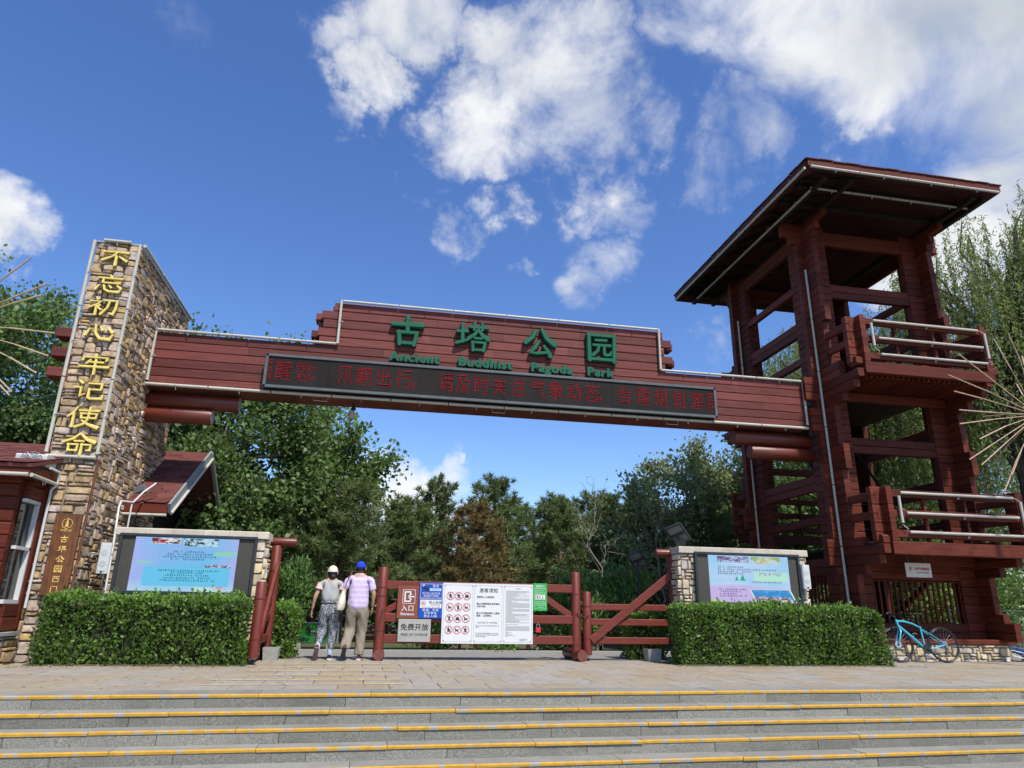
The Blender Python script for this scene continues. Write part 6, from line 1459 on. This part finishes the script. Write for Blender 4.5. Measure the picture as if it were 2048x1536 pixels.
# looser trees right of the gate
broadleaf(12.0, 24.2, 7.5, 2.2, 1.4, 'pale leafy poplar rising beside the timber tower', L_PALE, 211, 22000, .13, ncl=200, gap=.4)
broadleaf(9.0, 22.2, 4.9, 1.9, .6, 'loose silvery green tree behind the small solar panel', L_PALE, 212, 13000, .12, ncl=130, gap=.5)
broadleaf(14.6, 21.5, 5.4, 2.0, .5, 'green tree seen through the lower storey of the tower', L_PLANE, 213, 16000, .14, ncl=150)
broadleaf(17.8, 21.5, 5.0, 2.3, .3, 'leafy thicket tree behind the corner of the tower', L_PLANE, 214, 18000, .14, ncl=180)
willow(20.6, 19.0, 15.4, 5.0, 'tall weeping willow beside the timber tower', 221, 1500, 64)
willow(16.6, 22.5, 12.0, 4.4, 'weeping willow seen through the open storeys of the tower', 222, 1600, 62, .8)
willow(22.5, 24.5, 13.0, 4.5, 'weeping willow behind the tall willow', 223, 1200, 54, .8)
def sapling(X, Y, h, label, seed, mt, leafy=0):
    rng = np.random.default_rng(seed); t = thing('bare_sapling', (X, Y, 0), label, 'tree', 'bare saplings right of the pines')
    P = branch_pts(rng, (X, Y, -.1), (X+rng.normal()*.35, Y, h), 8, .03); b = MB(); b.tube([tuple(p) for p in P], list(np.linspace(.035, .005, 8)), 7); b.build('trunk', mt, t, 60); tips = []
    for i in range(15):
        u = .2+.75*i/15; k = u*7; i0 = int(k); p = P[i0]+(P[min(7, i0+1)]-P[i0])*(k-i0); a = i*2.4; L = h*.34*(1-u*.75); e = p+np.array([math.cos(a)*L*.6, math.sin(a)*L*.5, L]); PP = branch_pts(rng, p, e, 5, .08, -.1); q = MB(); q.tube([tuple(x) for x in PP], list(np.linspace(.011, .003, 5)), 5)
        for j in range(3): d = rand_dirs(rng, 1, (math.cos(a)*.5, math.sin(a)*.5, .8))[0]; q.tube([tuple(PP[2+j % 3]), tuple(PP[2+j % 3]+d*L*.35)], [.007, .003], 4); tips.append(PP[2+j % 3]+d*L*.3)
        q.build('branch', mt, t, 60); tips += [PP[3], PP[4]]
    if leafy:
        C = np.array(tips); idx = rng.integers(0, len(C), leafy); V, Q, T = leaves(rng, C[idx]+rng.normal(size=(leafy, 3))*.09, .11, .7); link_mesh('crown', np_mesh('crown', V, Q, L_PALE, T, ORG[t.name]), t)
sapling(6.15, 19.2, 4.6, 'bare pale sapling with upright forked branches behind the braced gate', 231, M_BARKL)
sapling(8.3, 20.5, 4.9, 'thin half bare sapling with few leaves behind the solar lamps', 232, M_BARKL, 500); sapling(9.2, 21.0, 5.7, 'tall thin sapling with sparse leaves beside the pale poplar', 233, M_BARK, 700)
broadleaf(24.5, 27.0, 11.5, 4.2, .6, 'dense tree closing the view behind the tall willow', L_PLANE, 215, 30000, .17, ncl=260, gap=.1)
broadleaf(19.5, 29.0, 9.0, 3.4, .4, 'dense tree behind the balconies of the tower', L_PLANE, 216, 24000, .17, ncl=220, gap=.1)
# shrubs and undergrowth
def shrub(X, Y, h, r, label, seed, lm, n=3500, leaf=.09, upright=False):
    rng = np.random.default_rng(seed); t = thing('shrub', (X, Y, 0), label, 'shrub'); b = MB(); C = []
    for i in range(14):
        a = i*2.4; e = (X+r*.8*math.cos(a)*rng.uniform(.3, 1), Y+r*.8*math.sin(a)*rng.uniform(.3, 1), h*rng.uniform(.6, .97)); P = branch_pts(rng, (X+.1*math.cos(a), Y+.1*math.sin(a), -.05), e, 5, .05); b.tube([tuple(p) for p in P], list(np.linspace(.02, .005, 5)), 5); C += [P[1]*.5+P[2]*.5, P[2], P[3], P[4], (P[3]+P[4])/2]
    b.build('stem', M_BARK, t, 60); C = np.array(C); idx = rng.integers(0, len(C), n); P = C[idx]+rng.normal(size=(n, 3))*r*.16; P[:, 2] = np.maximum(P[:, 2], .04)
    V, Q, T = leaves(rng, P, leaf, .28 if upright else .65, (0, 0, 1.6 if upright else .3)); link_mesh('foliage', np_mesh('foliage', V, Q, lm, T, ORG[t.name]), t)
shrub(5.0, 16.9, 1.75, .75, 'feathery bright green conifer shrub behind the braced gate', 241, L_CEDAR, 7000, .13, True); shrub(6.1, 17.2, 1.9, .8, 'taller feathery conifer shrub beside the small solar panel', 242, L_CEDAR, 7000, .13, True)
shrub(-1.7, 15.2, 1.85, .42, 'feathery conifer shrub behind the open gate post', 243, L_CEDAR, 5000, .12, True)
shrub(2.9, 17.0, .28, .8, 'low bright green groundcover shrub below the notice boards', 244, L_HEDGE, 2500, .06); shrub(4.4, 17.4, .42, .8, 'low dark green shrub behind the gate posts', 245, L_HEDGE, 2500, .07)
shrub(1.5, 17.6, .5, .8, 'low green shrub behind the silver sign', 246, L_HEDGE, 2500, .07); shrub(14.6, 16.5, 1.6, 1.1, 'leafy shrub behind the fallen blue bicycle', 247, L_HEDGE, 6000, .09); shrub(16.4, 17.2, 2.2, 1.4, 'tall leafy shrub beyond the green fence', 248, L_PLANE, 7000, .11)
# undergrowth and far wood closing the view between the trunks
def mass(name, x0, x1, y0, y1, z0, z1, n, leaf, seed, lm, label):
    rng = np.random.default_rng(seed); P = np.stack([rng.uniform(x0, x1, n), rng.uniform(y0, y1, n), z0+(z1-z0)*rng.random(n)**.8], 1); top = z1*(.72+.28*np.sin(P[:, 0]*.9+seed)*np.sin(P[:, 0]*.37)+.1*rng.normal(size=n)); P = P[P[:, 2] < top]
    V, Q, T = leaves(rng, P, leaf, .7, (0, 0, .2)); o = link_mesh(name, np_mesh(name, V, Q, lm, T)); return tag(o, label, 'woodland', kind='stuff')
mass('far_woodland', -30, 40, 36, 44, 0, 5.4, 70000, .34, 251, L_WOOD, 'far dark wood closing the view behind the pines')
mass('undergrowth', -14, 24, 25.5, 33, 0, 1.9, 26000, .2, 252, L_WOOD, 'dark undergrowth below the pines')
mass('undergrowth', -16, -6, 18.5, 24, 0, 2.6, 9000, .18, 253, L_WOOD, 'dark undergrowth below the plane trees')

# ------------------------------------------------------------------ things behind the gate
pb = thing('poster_stand', (-1.3, 17.0, 0), 'low green poster panel standing behind the two walkers', 'poster')
b = MB(); b.box(-1.78, -.75, 17.0, 17.06, .12, .56); b.build('frame', M_STEEL, pb); b = MB(); b.box(-1.75, -.78, 16.985, 16.998, .14, .54)
def poster_mat():
    mt = bpy.data.materials.new('poster_print'); mt.use_nodes = True; t = NT(mt.node_tree); pbs = [n for n in t.n if n.type == 'BSDF_PRINCIPLED'][0]; geo = t.add('ShaderNodeNewGeometry')
    n1 = t.noise(geo.outputs['Position'], 9, 4); col = t.mix(t.maprange(n1, .48, .56), (.005, .03, .008), (.02, .22, .03)); t.link(col, pbs.inputs['Base Color']); pbs.inputs['Roughness'].default_value = .4; return mt
b.build('print', poster_mat(), pb); b = MB(); rs = random.Random(2); textrows(b, [(-1.5, -1.12, .47, .075)], 16.984, rs); b.build('headline', mat('lime_ink', (.10, .55, .03), .5), pb); b = MB(); textrows(b, [(-1.36, -1.10, .37, .04), (-1.3, -1.12, .29, .02), (-1.34, -1.1, .25, .016)], 16.984, rs); b.build('subtitle', M_CREAM, pb)
b = MB(); b.box(-1.7, -1.55, 16.95, 17.15, -.01, .12); b.build('foot', M_CONC, pb); b = MB(); b.box(-1.0, -.85, 16.95, 17.15, -.01, .12); b.build('foot', M_CONC, pb)
# low red park fence
for i, (x0, x1) in enumerate(((-.2, 1.3), (1.3, 2.8), (2.8, 4.3), (4.3, 5.8), (5.8, 7.3))):
    f_ = thing('low_fence', ((x0+x1)/2, 18.2, 0), 'low red rail fence section with crossed braces along the grove', 'fence', 'low red fence sections'); 
    for z in (.16, .42): b = MB(); b.bar((x0, 18.2, z), (x1, 18.2, z), .04, .05, .006); b.build('rail', M_RAIL, f_)
    b = MB(); b.bar((x0, 18.2, -.05), (x0, 18.2, .5), .07, .07, .008); b.build('post', M_RAIL, f_)
    for a, c in ((x0, (x0+x1)/2), ((x0+x1)/2, x1)): b = MB(); b.bar((a, 18.22, .16), (c, 18.22, .42), .03, .035, .004); b.build('brace', M_RAIL, f_); b = MB(); b.bar((a, 18.18, .42), (c, 18.18, .16), .03, .035, .004); b.build('brace', M_RAIL, f_)
bn = thing('info_rack', (2.0, 17.4, 0), 'low red rack with two rails standing behind the white notice board', 'rack')
for x in (1.30, 2.05, 2.95): b = MB(); b.bar((x, 17.4, -.05), (x, 17.4, .62), .07, .07, .008); b.build('post', M_RAIL, bn)
for z in (.14, .24): b = MB(); b.bar((1.3, 17.4, z), (2.95, 17.4, z), .05, .05, .006); b.build('rail', M_RAIL, bn)
ms = thing('milestone_sign', (5.33, 17.0, 0), 'white round topped sign board standing behind the gate posts', 'sign')
b = MB(); b.prism([(5.14, .28), (5.52, .28), (5.52, .62)]+[(5.33+.19*math.cos(a), .62+.19*math.sin(a)) for a in [math.pi*i/10 for i in range(1, 10)]]+[(5.14, .62)], 'y', 16.99, 17.02); b.build('board', M_WHITE, ms); b = MB(); textrows(b, [(5.2, 5.46, .70, .06), (5.2, 5.46, .55, .03), (5.2, 5.46, .48, .03), (5.2, 5.46, .41, .03)], 16.988, random.Random(1)); b.build('print', M_INKG, ms); b = MB(); b.bar((5.33, 17.03, -.05), (5.33, 17.03, .6), .06, .05, .006); b.build('post', M_CONC, ms)
st = thing('stone_marker', (6.4, 18.0, 0), 'small pale stone marker beside the low red fence', 'stone'); b = MB(); b.prism([(6.28, -.05), (6.52, -.05), (6.47, .34), (6.40, .40), (6.32, .33)], 'y', 17.95, 18.07); b.build('slab', M_CAP, st)
def solar(x, y, z0, zp, label, sz=.52, gr=0):
    t = thing('solar_lamp', (x, y, z0), label, 'solar lamp'); b = MB(); b.tube([(x, y, z0), (x, y, zp)], .026, 8); b.build('pole', M_BLACK, t)
    d = Vector((.26, .10, -.30)).normalized(); w = Vector((.175, -.21, .08)); w = (w-d*w.dot(d)).normalized(); n = d.cross(w); n = n if n.z > 0 else -n; c = Vector((x, y, zp+.05))
    b = MB(); q = [c+d*sz*.5*a+w*sz*.42*e for a, e in ((-1, -1), (1, -1), (1, 1), (-1, 1))]; b.add(q+[p+n*.03 for p in q], [(3, 2, 1, 0), (4, 5, 6, 7)]+[(i, (i+1) % 4, 4+(i+1) % 4, 4+i) for i in range(4)]); pn = b.build('panel', mat('solar_back', (.12, .125, .13), .5, .15), t)
    for i in range(4): b = MB(); b.bar(q[i]+n*.015, q[(i+1) % 4]+n*.015, .045, .045, .005, tuple(n)); b.build('panel_frame', M_FRAME, pn)
    b = MB(); b.bar(c-w*sz*.4-n*.02, c+w*sz*.4-n*.02, .05, .05, .006, tuple(n)); b.build('mount', M_BLACK, t); b = MB(); b.bar((x-.05, y, zp-.15), (x+.12, y-.1, zp-.12), .06, .09, .01); b.build('control_box', M_BLACK, t)
solar(5.98, 13.45, 2.12, 2.36, 'black framed solar panel lamp standing on the capstones of the display wall', .40)
solar(6.25, 16.5, -.05, 2.05, 'smaller solar panel lamp on a pole among the shrubs behind the braced gate', .40)
# green mesh fence beyond the tower
gf = thing('green_fence', (15.5, 15.6, 0), 'dark green metal fence running beyond the tower base', 'fence')
for z in (.1, 1.05): b = MB(); b.tube([(13.9, 15.6, z), (18.5, 15.6, z)], .022, 6); b.build('rail', mat('fence_green', (.012, .045, .03), .5), gf, 50)
for k in range(18): x = 14.0+k*.26; b = MB(); b.tube([(x, 15.6, .1), (x+.45, 15.6, 1.05)], .010, 5); b.build('bar', MATS['fence_green'], gf, 50)
for x in (13.95, 16.2, 18.4): b = MB(); b.tube([(x, 15.6, -.1), (x, 15.6, 1.15)], .03, 8); b.build('post', MATS['fence_green'], gf, 50)

# ------------------------------------------------------------------ firework light sculptures
def firework(c, rays, L, label, seed, base_y=None):
    """rays: list of unit vectors of the sticks the picture shows"""
    t = thing('firework_lamp', (c[0], c[1], 0), label, 'lamp'); c = Vector(c); rs = random.Random(seed)
    b = MB(); b.tube([(c.x, c.y, 0), (c.x, c.y, c.z-.1)], .05, 10); b.build('pole', M_STEEL, t, 50); b = MB(); b.ball(c, .14, .14, .14, 14, 10); b.build('hub', M_STEEL, t, 60)
    b = MB(); b.tube([(c.x, c.y, 0), (c.x, c.y, .03)], .2, 14); b.build('foot_plate', M_STEEL, t, 50)
    dirs = [Vector(r).normalized() for r in rays]
    for k in range(18):
        z = 1-2*(k+.5)/18; ph = k*2.39996; d = Vector((math.sqrt(1-z*z)*math.cos(ph), math.sqrt(1-z*z)*math.sin(ph), z)); d.x = abs(d.x)*(1 if c.x > 0 else -1); dirs.append(d)
    for d in dirs:
        l = L*rs.uniform(.82, 1.08); m_ = c+d*l*rs.uniform(.55, .75); e = m_+(d*l-(m_-c)).length*(d+Vector((rs.uniform(-.06, .06), rs.uniform(-.06, .06), rs.uniform(-.1, .02)))).normalized()
        b = MB(); b.tube([c+d*.1, m_], .010, 6); b.tube([m_-d*.03, e], .013, 6); b.build('light_stick', M_BAMBOO, t, 60)
cR = on_y(2075, 830, 11.5)
firework(tuple(cR), [(on_y(px, py, 11.5)-cR) for px, py in ((1900, 778), (1922, 757), (1930, 718), (1897, 820), (1895, 848), (1910, 888), (1940, 918), (1945, 945), (2005, 980), (2015, 960), (1985, 675), (2030, 690))], 1.95, 'bare tan stick starburst lamp in front of the timber tower', 5)
cL = on_y(-110, 650, 11.0)
firework(tuple(cL), [(on_y(px, py, 11.0)-cL) for px, py in ((57, 517), (70, 577), (87, 587), (108, 660), (70, 700), (90, 750), (22, 780), (45, 822))], 1.5, 'bare tan stick starburst lamp beside the gatehouse', 6)
